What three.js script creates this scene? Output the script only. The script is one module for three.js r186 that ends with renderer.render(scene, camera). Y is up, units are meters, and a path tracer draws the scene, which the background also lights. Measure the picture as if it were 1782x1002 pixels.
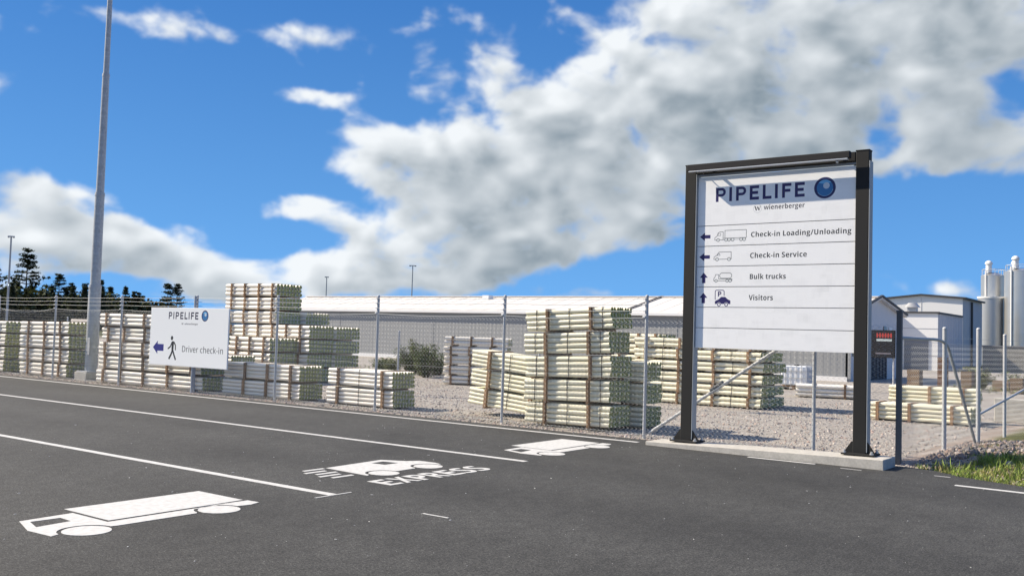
import * as THREE from 'three';
import { mergeGeometries } from 'three/addons/utils/BufferGeometryUtils.js';
import { RoundedBoxGeometry } from 'three/addons/geometries/RoundedBoxGeometry.js';
import { FontLoader } from 'three/addons/loaders/FontLoader.js';
import { TextGeometry } from 'three/addons/geometries/TextGeometry.js';

// ------------------------------------------------------------------ camera, sun, exposure
// Origin: the ground under the camera. -x runs along the fence to the left, -z straight across the lorry bays to the fence.
const scene = new THREE.Scene();
const camera = new THREE.PerspectiveCamera(33.76, 1024 / 575, 0.1, 3000);
camera.position.set(0, 1.7, 0);
camera.rotation.order = 'YXZ';
camera.rotation.set(0.049, 0.6353, 0.03);
const SUN = new THREE.Vector3(-1, 0.87, 0.36).normalize();
const sun = new THREE.DirectionalLight(0xfff1dc, 5);
sun.position.copy(SUN).multiplyScalar(120).add(new THREE.Vector3(-15, 0, -20));
sun.target.position.set(-15, 0, -20);
sun.castShadow = true;
sun.shadow.mapSize.set(4096, 4096);
Object.assign(sun.shadow.camera, { left: -60, right: 60, top: 60, bottom: -60, near: 1, far: 300 });
scene.add(sun, sun.target);
const renderer = new THREE.WebGLRenderer({ antialias: true });
renderer.toneMapping = THREE.LinearToneMapping;
renderer.toneMappingExposure = 1.5;
renderer.shadowMap.enabled = true;

// ------------------------------------------------------------------ helpers
function rng(seed) { let a = seed >>> 0; return () => { a = (a + 0x6D2B79F5) | 0; let t = Math.imul(a ^ (a >>> 15), 1 | a); t = (t + Math.imul(t ^ (t >>> 7), 61 | t)) ^ t; return ((t ^ (t >>> 14)) >>> 0) / 4294967296; }; }
const { lerp, clamp, smoothstep } = THREE.MathUtils;
const PERM = (() => { const r = rng(77), p = new Uint8Array(512), q = [...Array(256).keys()]; for (let i = 255; i > 0; i--) { const j = Math.floor(r() * (i + 1)); [q[i], q[j]] = [q[j], q[i]]; } for (let i = 0; i < 512; i++) p[i] = q[i & 255]; return p; })();
const GX = new Float32Array(256), GY = new Float32Array(256);
for (let i = 0; i < 256; i++) { GX[i] = Math.cos(i * 2.399963); GY[i] = Math.sin(i * 2.399963); }
function noise(x, y, wrap = 256) {          // gradient noise, about -0.7..0.7, repeats every "wrap" cells
  const xf = Math.floor(x), yf = Math.floor(y), fx = x - xf, fy = y - yf;
  const x0 = ((xf % wrap) + wrap) % wrap, y0 = ((yf % wrap) + wrap) % wrap, x1 = (x0 + 1) % wrap, y1 = (y0 + 1) % wrap;
  const u = fx * fx * fx * (fx * (fx * 6 - 15) + 10), v = fy * fy * fy * (fy * (fy * 6 - 15) + 10);
  const a = PERM[PERM[x0 & 255] + (y0 & 255)], b = PERM[PERM[x1 & 255] + (y0 & 255)], c = PERM[PERM[x0 & 255] + (y1 & 255)], d = PERM[PERM[x1 & 255] + (y1 & 255)];
  const na = GX[a] * fx + GY[a] * fy, nb = GX[b] * (fx - 1) + GY[b] * fy, nc = GX[c] * fx + GY[c] * (fy - 1), nd = GX[d] * (fx - 1) + GY[d] * (fy - 1);
  return (na + u * (nb - na)) * (1 - v) + (nc + u * (nd - nc)) * v;
}
function fbm(x, y, n, pers = 0.52) { let s = 0, a = 1, f = 1; for (let i = 0; i < n; i++) { s += a * noise(x * f + i * 17.3, y * f + i * 5.7, 256); a *= pers; f *= 2.03; } return s; }
const taken = {};
const numbered = (n) => { taken[n] = (taken[n] ?? -1) + 1; return taken[n] ? n + '_' + String(taken[n]).padStart(3, '0') : n; };
function thing(name, label, category, pos = [0, 0, 0], turn = 0, group) {
  const o = new THREE.Group(); o.name = numbered(name); o.position.set(...pos); o.rotation.y = turn; scene.add(o);
  o.userData = { label, category }; if (group) o.userData.group = group; return o;
}
function part(name, geo, mat, parent = scene) {
  const m = new THREE.Mesh(geo, mat); m.name = parent === scene ? numbered(name) : name; m.castShadow = m.receiveShadow = true; parent.add(m); return m;
}
function struct(name, geo, mat, label) { const m = part(name, geo, mat); m.userData = { kind: 'structure' }; if (label) m.userData.label = label; return m; }
function structGroup(name, label, pos = [0, 0, 0]) { const o = new THREE.Group(); o.name = numbered(name); o.position.set(...pos); o.userData = { kind: 'structure', label }; scene.add(o); return o; }
const lin = (r, g, b) => new THREE.Color().setRGB(r, g, b);
function mat(c, roughness = 0.8, metalness = 0, extra = {}) { return new THREE.MeshStandardMaterial({ color: Array.isArray(c) ? lin(...c) : c, roughness, metalness, ...extra }); }
function flat(g) { const n = g.index ? g.toNonIndexed() : g; for (const k of Object.keys(n.attributes)) if (!['position', 'normal', 'uv', 'color'].includes(k)) n.deleteAttribute(k); return n; }
function join(list) { const c = list.map(flat), col = c.some((g) => g.attributes.color); if (!col) for (const g of c) g.deleteAttribute('color'); return mergeGeometries(c); }
function box(w, h, d, x = 0, y = 0, z = 0, rx = 0, ry = 0, rz = 0) { const g = new THREE.BoxGeometry(w, h, d); g.rotateX(rx); g.rotateY(ry); g.rotateZ(rz); g.translate(x, y, z); return g; }
function rbox(w, h, d, x = 0, y = 0, z = 0, r = 0.01) { const g = new RoundedBoxGeometry(w, h, d, 2, r); g.translate(x, y, z); return g; }
function rod(a, b, r, r2 = r, n = 8, open = false) { // cylinder from a to b
  const A = new THREE.Vector3(...a), B = new THREE.Vector3(...b), L = A.distanceTo(B), g = new THREE.CylinderGeometry(r2, r, L, n, 1, open);
  g.applyQuaternion(new THREE.Quaternion().setFromUnitVectors(new THREE.Vector3(0, 1, 0), B.clone().sub(A).normalize())); const m = A.add(B).multiplyScalar(0.5); g.translate(m.x, m.y, m.z); return g;
}
function metric(g, s = 1, ox = 0, oy = 0) { // uv in metres by the main direction of each face
  g = flat(g); const p = g.attributes.position, n = g.attributes.normal, uv = new Float32Array(p.count * 2);
  for (let i = 0; i < p.count; i++) { const ax = Math.abs(n.getX(i)), ay = Math.abs(n.getY(i)), az = Math.abs(n.getZ(i)), x = p.getX(i), y = p.getY(i), z = p.getZ(i);
    const [u, v] = ay > ax && ay > az ? [x, z] : ax > az ? [z, y] : [x, y]; uv[2 * i] = u / s + ox; uv[2 * i + 1] = v / s + oy; }
  g.setAttribute('uv', new THREE.BufferAttribute(uv, 2)); return g;
}
function painted(g, r, gr, b) { const n = g.attributes.position.count, c = new Float32Array(n * 3); for (let i = 0; i < n; i++) { c[3 * i] = r; c[3 * i + 1] = gr; c[3 * i + 2] = b; } g.setAttribute('color', new THREE.BufferAttribute(c, 3)); return g; }
function texture(size, fn, srgb = true) {   // fn(x, y) -> [r, g, b] 0..1
  const d = new Uint8Array(size * size * 4);
  for (let y = 0; y < size; y++) for (let x = 0; x < size; x++) { const c = fn(x, y), i = 4 * (y * size + x); d[i] = clamp(c[0], 0, 1) * 255; d[i + 1] = clamp(c[1], 0, 1) * 255; d[i + 2] = clamp(c[2], 0, 1) * 255; d[i + 3] = 255; }
  const t = new THREE.DataTexture(d, size, size); t.wrapS = t.wrapT = THREE.RepeatWrapping; t.magFilter = THREE.LinearFilter; t.minFilter = THREE.LinearMipmapLinearFilter; t.generateMipmaps = true; if (srgb) t.colorSpace = THREE.SRGBColorSpace; t.needsUpdate = true; return t;
}
function shapeOf(pts, holes = []) { const s = new THREE.Shape(pts.map((p) => new THREE.Vector2(...p))); for (const h of holes) s.holes.push(new THREE.Path(h.map((p) => new THREE.Vector2(...p)))); return s; }

// ------------------------------------------------------------------ sky: blue air with one layer of broken cumulus
{
  const W = 4096, H = 2048, HR = H / 2, data = new Float32Array(W * H * 4), dens = new Float32Array(W * HR), low = new Float32Array(W * HR);
  // cloud banks: azimuth left of -z, elevation, half widths (degrees), amount
  const banks = [[21, 14.7, 11.5, 5.2, 1], [29.4, 12.2, 9, 3.6, 1], [13.2, 15.5, 9.7, 5.2, 1], [36.3, 9.8, 8.7, 2.6, 1], [43.6, 10.3, 4.9, 1.7, .85], [39.6, 5.3, 8, 2.3, .95], [32.8, 8.5, 7.3, 2.8, 1], [49.3, 7.1, 3.3, .9, .85], [31, 6.3, 3.5, 1.3, .8], [43, 3.8, 6.2, 1.3, .85], [10, 11.5, 3.8, 1.9, .75], [24.4, 17.7, 6.9, 3.1, .9],
    [40, 17.1, 3.3, 2.1, .36], [40.3, 14.8, 2.6, 1.4, .42], [36.5, 17.4, 3.1, 2.1, .28], [63.9, 6.7, 3.5, 1.3, .95], [59.5, 4.2, 7.3, 1.6, .95], [63.2, 4.1, 5.9, 1.9, .95], [55.2, 2.7, 5.9, .9, .8], [46.4, 3.8, 4.2, 1.1, .85], [50.4, 2.3, 5.9, .6, .5], [56.1, 16.1, 2.9, .9, .46], [49.6, 16.3, 2.6, 1.2, .5], [48.9, 13.5, 2.3, .5, .52], [46.5, 12.7, 1.6, .5, .42],
    [59.8, 16.7, 2.4, .4, .22], [52.2, 11.3, .6, .5, .3], [32.6, 2.7, 2.6, .4, .6], [15.1, 4.7, 1.2, .8, .5], [11.7, 4.9, 1.9, .6, .45], [10.3, 3.4, 2.6, .6, .5], [56.1, 1.8, 4.2, .5, .4],
    [14.9, 11.6, .9, 1.2, -.62], [34.9, 16.6, 1.3, 1.2, -.4], [8.2, 13.6, 1, 1.6, -.6], [12, 6.9, 6.6, 2.2, -1], [26.5, 3.6, 6.6, 1.3, -.8], [55.5, 10.2, 8, 3.4, -.5], [50.9, 5.1, 3.2, .9, -.85], [58.7, 2.2, 2.6, .5, -.55], [43.6, 13, 2, .9, -.3], [17.4, 8.6, 3, 1, -.3]];
  for (let j = 0; j < HR; j++) {
    const el = (j + 0.5) / H * Math.PI, eld = el * 180 / Math.PI, sy = Math.sin(el), cy = Math.cos(el);
    const near = banks.filter((b) => Math.abs(eld - b[1]) < 3 * b[3]);
    for (let i = 0; i < W; i++) {
      const a = ((i + 0.5) / W - 0.5) * 2 * Math.PI, dx = cy * Math.cos(a), dz = cy * Math.sin(a);
      const azd = Math.atan2(-dx, -dz) * 180 / Math.PI, k = 1 / (sy + 0.16), X = dx * k, Y = dz * k;
      // inside the part of the sky that the photograph records the banks say where clouds lie; elsewhere the same field runs on by itself
      const w = smoothstep(34 - Math.abs(azd - 37), 0, 9) * smoothstep(26 - eld, 0, 6);
      let c = 0;
      if (w > 0) { let pos = 0, neg = 0; for (const b of near) { const u = (azd - b[0]) / b[2], v = (eld - b[1]) / b[3], q = u * u + v * v; if (q < 7) { const e = Math.exp(-q * q * 0.55); if (b[4] > 0) pos = pos + b[4] * e * (1.05 - Math.min(pos, 1)); else neg += b[4] * e; } } c = Math.min(pos, 1) + neg; }
      const free = w < 1 ? 0.36 + 1.15 * fbm(X * 0.42 + 9, Y * 0.42 + 4, 2) : 0;
      const cov = c * w + free * (1 - w);
      const wx = 0.35 * noise(X * 1.7 + 31, Y * 1.7), wy = 0.35 * noise(X * 1.7, Y * 1.7 + 57);
      const wb = 0.45 * noise(azd * 0.23 + 3, eld * 0.3), wc = 0.45 * noise(azd * 0.23, eld * 0.3 + 9), nx = azd * 0.36 + wb, ny = eld * 0.55 + wc, big = fbm(X * 1.5 + wx, Y * 1.5 + wy, 2) * 0.4 + fbm(nx, ny, 3, 0.5) * 0.92, n = big + 0.125 * 0.92 * fbm(nx * 8.365 + 51.9, ny * 8.365 + 17.1, 4, 0.52);
      low[j * W + i] = cov * 0.8 + 0.8 * fbm(nx, ny, 2, 0.5);
      dens[j * W + i] = cov * 1.12 - 0.46 + n * (0.62 + 0.2 * (1 - Math.abs(cov - 0.5)));
    }
  }
  const lAt = (i, j) => low[clamp(j, 0, HR - 1) * W + ((i % W) + W) % W];
  const dAt = (i, j) => dens[clamp(j, 0, HR - 1) * W + ((i % W) + W) % W];
  for (let j = 0; j < HR; j++) {
    const el = (j + 0.5) / H * Math.PI, eld = el * 180 / Math.PI, sy = Math.sin(el), cy = Math.cos(el), h = Math.pow(1 - sy, 3.2);
    for (let i = 0; i < W; i++) {
      const a = ((i + 0.5) / W - 0.5) * 2 * Math.PI, dot = cy * Math.cos(a) * SUN.x + sy * SUN.y + cy * Math.sin(a) * SUN.z;
      const g = 1 + 0.35 * Math.pow(Math.max(dot, 0), 4);
      let r = lerp(0.010, 0.158, h) * g, gr = lerp(0.098, 0.415, h) * g, b = lerp(0.375, 0.81, h) * g;
      const d = dens[j * W + i], al = Math.pow(smoothstep(d, -0.22, 0.52), 1.2) * 0.975;
      if (al > 0) {
        // light that reaches this point of the cloud from the sun's side (the sun stands to the left and above)
        const sx = -8, sj = 8; let th = 0; for (let s = 1; s <= 6; s++) th += Math.max(0, dAt(i + sx * s * (0.5 + s * 0.4) | 0, j + sj * s * (0.5 + s * 0.35) | 0));
        const lump = 1.1 * (lAt(i, j) - lAt(i - 16, j + 16)) + 0.35 * (d - dAt(i - 6, j + 7)) + 0.7 * fbm(i * 0.008 + 40, j * 0.017, 2, 0.4), thick = smoothstep(d, 0.05, 0.95);
        const f = clamp(Math.exp(-0.5 * th) * 0.6 + 0.26 * (1 - thick) + 0.13 + 0.42 * lump * (0.35 + 0.65 * thick), 0.02, 1);
        const cr = lerp(0.18, 0.78, f), cg = lerp(0.235, 0.81, f), cb = lerp(0.28, 0.83, f);
        r = lerp(r, cr, al); gr = lerp(gr, cg, al); b = lerp(b, cb, al);
      }
      const o = ((j + HR) * W + i) * 4; data[o] = r * 0.79; data[o + 1] = gr * 0.79; data[o + 2] = b * 0.79; data[o + 3] = 1;
    }
  }
  for (let j = 0; j < HR; j++) for (let i = 0; i < W; i++) { const o = (j * W + i) * 4; data[o] = 0.22; data[o + 1] = 0.24; data[o + 2] = 0.26; data[o + 3] = 1; }
  const t = new THREE.DataTexture(data, W, H, THREE.RGBAFormat, THREE.FloatType); t.mapping = THREE.EquirectangularReflectionMapping; t.magFilter = THREE.LinearFilter; t.minFilter = THREE.LinearFilter; t.needsUpdate = true;
  scene.background = t; scene.environment = t;
}

// ------------------------------------------------------------------ surface textures
const asphaltTex = texture(1024, (x, y) => { // 2.4 m
  const s = 1024, f = noise(x / 4, y / 4, 256) , g = noise(x / 2.2909, y / 2.2909, 447), c = noise(x / 64, y / 64, 16), m = noise(x / 16, y / 16, 64);
  const w8 = noise(x / 8, y / 8, 128), v = 0.212 + 0.14 * f + 0.07 * g + 0.04 * c + 0.07 * m + 0.13 * w8 + (f + g > 0.6 ? 0.14 : 0) - (f < -0.4 ? 0.06 : 0); return [v * 1.015, v * 1.02, v * 0.985];
});
const gravelTex = texture(1024, (x, y) => { // 2 m
  const a = noise(x / 16, y / 16, 64), b = noise(x / 8, y / 8, 128), c = noise(x / 128, y / 128, 8), e = noise(x / 4, y / 4, 256);
  const v = 0.665 + 0.20 * a + 0.22 * b + 0.10 * c + 0.1 * e, p = noise(x / 10.667 + 40, y / 10.667, 96) * 0.06; return [v + 0.03 + p, v + 0.005, v - 0.03 - p];
});
const concreteTex = texture(512, (x, y) => { const a = noise(x / 64, y / 64, 8), b = noise(x / 16, y / 16, 32), c = noise(x / 4, y / 4, 128), v = 0.73 + 0.06 * a + 0.05 * b + 0.05 * c - (c < -0.5 ? 0.12 : 0); return [v, v * 0.985, v * 0.95]; });
const woodTex = texture(256, (x, y) => { const a = noise(x / 4, y / 64, 64), b = noise(x / 16, y / 128, 16), v = 0.56 + 0.12 * a + 0.1 * b; return [v, v * 0.82, v * 0.64]; });
const zincTex = texture(256, (x, y) => { const a = noise(x / 16, y / 16, 16), b = noise(x / 4, y / 4, 64), v = 0.74 + 0.09 * a + 0.05 * b; return [v * 0.99, v, v * 1.005]; });
const roofTex = texture(512, (x, y) => { const a = noise(x / 8, y / 128, 64), b = noise(x / 64, y / 64, 8), c = noise(x / 128 + 3, y / 8, 64), v = 0.885 + 0.05 * a + 0.06 * b + 0.03 * c; return [v, v * 0.985, v * 0.965]; });
const paintTex = texture(512, (x, y) => { const a = noise(x / 32, y / 32, 16), b = noise(x / 4, y / 4, 128), c = noise(x / 8, y / 8, 64), v = 0.785 + 0.07 * a + 0.05 * b - (b + c > 0.78 ? 0.25 : 0); return [v, v, v * 0.985]; });

const M = {
  asphalt: mat([1, 1, 1], 0.88, 0, { map: asphaltTex, bumpMap: asphaltTex, bumpScale: 0.006, vertexColors: true }),
  gravel: mat([1, 1, 1], 1, 0, { map: gravelTex, bumpMap: gravelTex, bumpScale: 0.03, vertexColors: true }),
  paint: mat([1, 1, 1], 0.75, 0, { map: paintTex }),
  concrete: mat([1, 0.99, 0.96], 0.9, 0, { map: concreteTex, bumpMap: concreteTex, bumpScale: 0.003 }),
  wood: mat([1.15, 1.08, 1.0], 0.85, 0, { map: woodTex }), woodDark: mat([0.75, 0.7, 0.66], 0.9, 0, { map: woodTex }),
  zinc: mat([0.95, 0.96, 0.97], 0.55, 0.1, { map: zincTex }), wire: mat([0.5, 0.52, 0.52], 0.55, 0.15),
  pole: mat([0.9, 0.92, 0.92], 0.5, 0.1, { map: zincTex }),
  black: mat([0.007, 0.0075, 0.0075], 0.75), blackSoft: mat([0.012, 0.012, 0.014], 0.8), darkPost: mat([0.09, 0.1, 0.11], 0.6),
  alu: mat([0.6, 0.61, 0.62], 0.4, 0.6), galv: mat([0.34, 0.37, 0.39], 0.55, 0.1), white: mat([0.86, 0.87, 0.87], 0.5),
  strap: mat([0.05, 0.045, 0.04], 0.7), bolt: mat([0.6, 0.6, 0.6], 0.35, 0.7),
};

// ------------------------------------------------------------------ ground
function sheet(pts, y, m, name, cell, tile, vary, label) { // polygon in x,z cut into cells so that its colour can vary slowly
  const tri = THREE.ShapeUtils.triangulateShape(pts.map((p) => new THREE.Vector2(...p)), []);
  let list = tri.map((t) => t.map((i) => pts[i]));
  for (let k = 0; k < 13; k++) { const out = []; let any = false; for (const [a, b, c] of list) { // split the longest edge until small enough (finer near the camera)
      const e = [[a, b, c], [b, c, a], [c, a, b]].map(([p, q, r]) => [Math.hypot(p[0] - q[0], p[1] - q[1]), p, q, r]).sort((u, v) => v[0] - u[0])[0];
      const mx = (e[1][0] + e[2][0]) / 2, mz = (e[1][1] + e[2][1]) / 2;
      if (e[0] > cell * (1 + Math.hypot(mx + 8, mz + 8) / 14)) { const mid = [mx, mz]; out.push([e[1], mid, e[3]], [mid, e[2], e[3]]); any = true; } else out.push([a, b, c]); }
    list = out; if (!any) break; }
  const pos = [], uv = [], col = [], nor = [];
  for (const t of list) { const ar = (t[1][0] - t[0][0]) * (t[2][1] - t[0][1]) - (t[2][0] - t[0][0]) * (t[1][1] - t[0][1]); for (const p of ar > 0 ? [t[0], t[2], t[1]] : t) { pos.push(p[0], y, p[1]); uv.push(p[0] / tile, p[1] / tile); nor.push(0, 1, 0); col.push(...vary(p[0], p[1])); } }
  const g = new THREE.BufferGeometry(); g.setAttribute('position', new THREE.Float32BufferAttribute(pos, 3)); g.setAttribute('normal', new THREE.Float32BufferAttribute(nor, 3)); g.setAttribute('uv', new THREE.Float32BufferAttribute(uv, 2)); g.setAttribute('color', new THREE.Float32BufferAttribute(col, 3));
  return struct(name, g, m, label);
}
sheet([[-1500, 300], [600, 300], [600, -1500], [-1500, -1500]], -0.03, M.gravel, 'gravel_yard', 0.8, 2, (x, z) => {
  const far = smoothstep(-z, 70, 90) + smoothstep(-x, 90, 120), n = fbm(x * 0.35, z * 0.35, 3), p = fbm(x * 0.12 + 7, z * 0.22, 2), v = 0.9 + 0.22 * n + 0.1 * p;
  return far > 0.5 ? [0.16 * v, 0.2 * v, 0.07 * v] : [v * (1 + 0.05 * p), v, v * (1 - 0.05 * p)];
}, 'grey pink crushed gravel yard behind the fence');
sheet([[-200, -14.32], [-60, -14.3], [-30, -14.34], [-20, -14.28], [-12, -14.33], [-7.4, -14.3], [-3.45, -14.22], [-3.05, -14.1], [-2.75, -13.86], [-2.5, -13.66], [-1.9, -13.42], [-0.6, -13.22], [4, -12.8], [60, -10], [60, 80], [-200, 80]], 0, M.asphalt, 'asphalt_apron', 0.55, 2.4, (x, z) => {
  // long lighter and darker bands left by rollers and tyres along the bays, with patches
  const lanes = noise(x * 0.03 + 5, z * 0.8) * 0.26 + noise(x * 0.05 + 9 + z * 0.05, z * 2.3) * 0.2, pch = fbm(x * 0.35, z * 0.35 + 20, 3) * 0.2, arcR = Math.hypot(x - 6, z + 22), arcs = 0.16 * noise(arcR * 1.9 + 3, Math.atan2(z + 22, x - 6) * 1.4 + 8), v = 0.98 + 1.5 * (lanes + pch + arcs); return [v, v, v * 1.01];
}, 'dark grey asphalt apron with lorry bays');

// ------------------------------------------------------------------ painted markings
function marking(shape, x, z, y = 0.004, name = 'paint', parent) { // shape in (u, v): u runs away from the camera (-z), v to the left (-x)
  const g = new THREE.ExtrudeGeometry(shape, { depth: 0.002, bevelEnabled: false, curveSegments: 28 }), p = g.attributes.position;
  for (let i = 0; i < p.count; i++) { const u = p.getX(i), v = p.getY(i), w = p.getZ(i); p.setXYZ(i, -v, w, -u); }
  // (u, v, w) -> (-v, w, -u) keeps the winding
  g.computeVertexNormals(); g.translate(x, y - 0.002, z); return part(name, metric(g, 0.9), M.paint, parent);
}
function stripe(x0, x1, z, w, label, z1 = z) {
  const r = rng(Math.round(x0 * 100 + z * 10) >>> 0), top = [], bot = [], n = Math.max(4, Math.ceil((x1 - x0) / 0.25));
  for (let i = 0; i <= n; i++) { const x = lerp(x0, x1, i / n), zz = lerp(z, z1, i / n); top.push([-zz + w / 2 + (r() - 0.5) * 0.008, -x]); bot.unshift([-zz - w / 2 + (r() - 0.5) * 0.008, -x]); }
  const m = marking(shapeOf([...top, ...bot]), 0, 0, 0.004, 'lane_line', scene); m.userData = { kind: 'structure', label };
}
stripe(-75, -7.55, -13.85, 0.11, 'white edge line in front of the fence');
stripe(-60, -7.42, -10.5, 0.11, 'white bay line in the middle of the apron');
stripe(-45, -7.25, -6.86, 0.11, 'white bay line nearest the camera');
stripe(-5.5, -4.5, -13.45, 0.07, 'short white line beside the concrete footing');
stripe(-4.1, -3.82, -13.3, 0.03, 'faint white dash at the right end of the footing');
stripe(-2.55, 14, -12.83, 0.1, 'white edge line beside the grass verge', -12.4);
stripe(-7.265, -7.24, -6.86, 0.5, 'thin white setting out mark across the bay line end');
stripe(-5.95, -5.64, -6.77, 0.025, 'thin white scratch on the open asphalt');
stripe(-2.95, -2.75, -13.55, 0.03, 'short white dash near the grass corner');
const disc = (u, v, r, n = 30) => Array.from({ length: n }, (_, i) => [u + r * Math.cos(i / n * 2 * Math.PI), v + r * Math.sin(i / n * 2 * Math.PI)]);
function arc(u, v, r, a0, a1, n = 12) { return Array.from({ length: n + 1 }, (_, i) => { const a = lerp(a0, a1, i / n); return [u + r * Math.cos(a), v + r * Math.sin(a)]; }); }
function truckMarking(u0, v0, label) {
  const g = structGroup('truck_marking', label, [-v0, 0, -u0]), PI = Math.PI;
  // cab and chassis with wheel arches
  marking(shapeOf([[0.08, 0.9], [0.57, 0.94], [0.57, 0.38], [2.05, 0.4], [2.06, 0.24], [1.93, 0.2], ...arc(1.57, 0.2, 0.225, 0.1, PI - 0.1).map((p) => p), [1.32, 0.19], [0.54, 0.19], ...arc(0.27, 0.18, 0.225, 0.1, PI - 0.1), [-0.03, 0.17], [-0.05, 0.5]], [[[0.13, 0.82], [0.06, 0.58], [0.38, 0.62], [0.39, 0.81]]]), 0, 0, 0.004, 'cab', g);
  marking(shapeOf([[0.61, 1.16], [2.03, 1.16], [2.03, 0.45], [0.61, 0.43]]), 0, 0, 0.004, 'cargo_box', g);
  marking(shapeOf(disc(0.27, 0.18, 0.19)), 0, 0, 0.004, 'wheel', g); marking(shapeOf(disc(1.57, 0.2, 0.19)), 0, 0, 0.004, 'wheel', g);
}
truckMarking(4.0, 7.2, 'white painted lorry symbol nearest the camera');
truckMarking(11.2, 7.47, 'white painted lorry symbol close to the fence');
{
  const g = structGroup('van_marking', 'white painted speeding van symbol with the word EXPRESS', [0, 0, 0]), PI = Math.PI;
  marking(shapeOf([[8.1, 8.72], [9.14, 8.8], [9.3, 8.5], [9.46, 8.4], [9.47, 8.14], [9.42, 8.0], ...arc(9.16, 7.99, 0.225, 0.1, PI - 0.1), [8.9, 7.98], [8.58, 7.97], ...arc(8.33, 7.96, 0.225, 0.1, PI - 0.1), [8.04, 7.95]], [[[8.82, 8.66], [8.84, 8.44], [9.1, 8.44], [9.05, 8.67]]]), 0, 0, 0.004, 'van_body', g);
  marking(shapeOf(disc(8.33, 7.96, 0.185)), 0, 0, 0.004, 'wheel', g); marking(shapeOf(disc(9.16, 7.99, 0.185)), 0, 0, 0.004, 'wheel', g);
  for (const [u, v] of [[7.72, 8.7], [7.61, 8.55], [7.65, 8.4], [7.56, 8.25], [7.62, 8.1]]) marking(shapeOf([[u, v - 0.035], [u + 0.33, v - 0.03], [u + 0.34, v + 0.035], [u + 0.01, v + 0.03]]), 0, 0, 0.004, 'speed_line', g);
  const font = await new FontLoader().loadAsync('fonts/droid/droid_sans_bold.typeface.json');
  let u = 7.73;
  for (const ch of 'EXPRESS') {
    const t = new TextGeometry(ch, { font, size: 0.37, depth: 0.002, curveSegments: 8, bevelEnabled: false }); t.computeBoundingBox(); const bb = t.boundingBox, wd = bb.max.x - bb.min.x, want = 0.225 + (ch === 'X' ? 0.03 : 0);
    t.translate(-bb.min.x, 0, 0); t.scale(want / wd, 1, 1); const p = t.attributes.position;
    for (let i = 0; i < p.count; i++) { const a = p.getX(i), v = p.getY(i), w = p.getZ(i); p.setXYZ(i, -(7.28 + v), w, -(u + a)); }
    t.computeVertexNormals(); t.translate(0, 0.002, 0); part('letter', metric(t, 0.9), M.paint, g); u += want + 0.043;
  }
}
{ // flecks of paint and pale grit on the asphalt
  const r = rng(5), g = new THREE.IcosahedronGeometry(1, 0), n = 520, im = new THREE.InstancedMesh(g, mat([0.62, 0.62, 0.6], 0.8), n), m = new THREE.Matrix4(), q = new THREE.Quaternion(), e = new THREE.Euler();
  for (let i = 0; i < n; i++) { const d = 3.5 + Math.pow(r(), 0.7) * 14, a = 0.1 + r() * 1.05, s = 0.002 + 0.006 * Math.pow(r(), 4); e.set(0, r() * 6, 0); m.compose(new THREE.Vector3(-Math.sin(a) * d, 0.002, Math.max(-14.1, -Math.cos(a) * d)), q.setFromEuler(e), new THREE.Vector3(s * (1 + r() * 2), s * 0.4, s)); im.setMatrixAt(i, m); }
  im.name = 'paint_flecks'; im.userData = { kind: 'stuff', label: 'pale grit and paint flecks on the asphalt', category: 'grit' }; im.receiveShadow = true; scene.add(im);
}

// ------------------------------------------------------------------ warehouse, hall and silos behind the yard
const wallGrey = mat([0.285, 0.295, 0.3], 0.7), sheetWhite = mat([0.8, 0.8, 0.79], 0.55), trimDark = mat([0.05, 0.05, 0.055], 0.6), glassDark = mat([0.03, 0.035, 0.04], 0.15);
const roofMat = mat([0.9, 0.89, 0.87], 0.6, 0, { map: roofTex }), steel = mat([0.62, 0.61, 0.58], 0.32, 0.75);
function ribbed(len, h, pitch, depth) { // upright trapezoid sheeting, x 0..len, y 0..h, facing +z
  const pts = []; for (let x = 0; x < len - 1e-6; x += pitch) { pts.push([x, 0], [x + pitch * 0.55, 0], [x + pitch * 0.62, depth], [x + pitch * 0.93, depth]); } pts.push([len, 0]);
  const pos = [], idx = []; pts.forEach(([x, z], i) => { pos.push(x, 0, z, x, h, z); if (i) { const b = 2 * i; idx.push(b - 2, b, b - 1, b, b + 1, b - 1); } });
  const g = new THREE.BufferGeometry(); g.setAttribute('position', new THREE.Float32BufferAttribute(pos, 3)); g.setIndex(idx); const n = g.toNonIndexed(); n.computeVertexNormals(); n.setAttribute('uv', new THREE.Float32BufferAttribute(new Float32Array(n.attributes.position.count * 2), 2)); return n;
}
function prism(pts, d) { const g = new THREE.ExtrudeGeometry(shapeOf(pts), { depth: d, bevelEnabled: false }); return g; } // outline in x,y, extruded along +z
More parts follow.
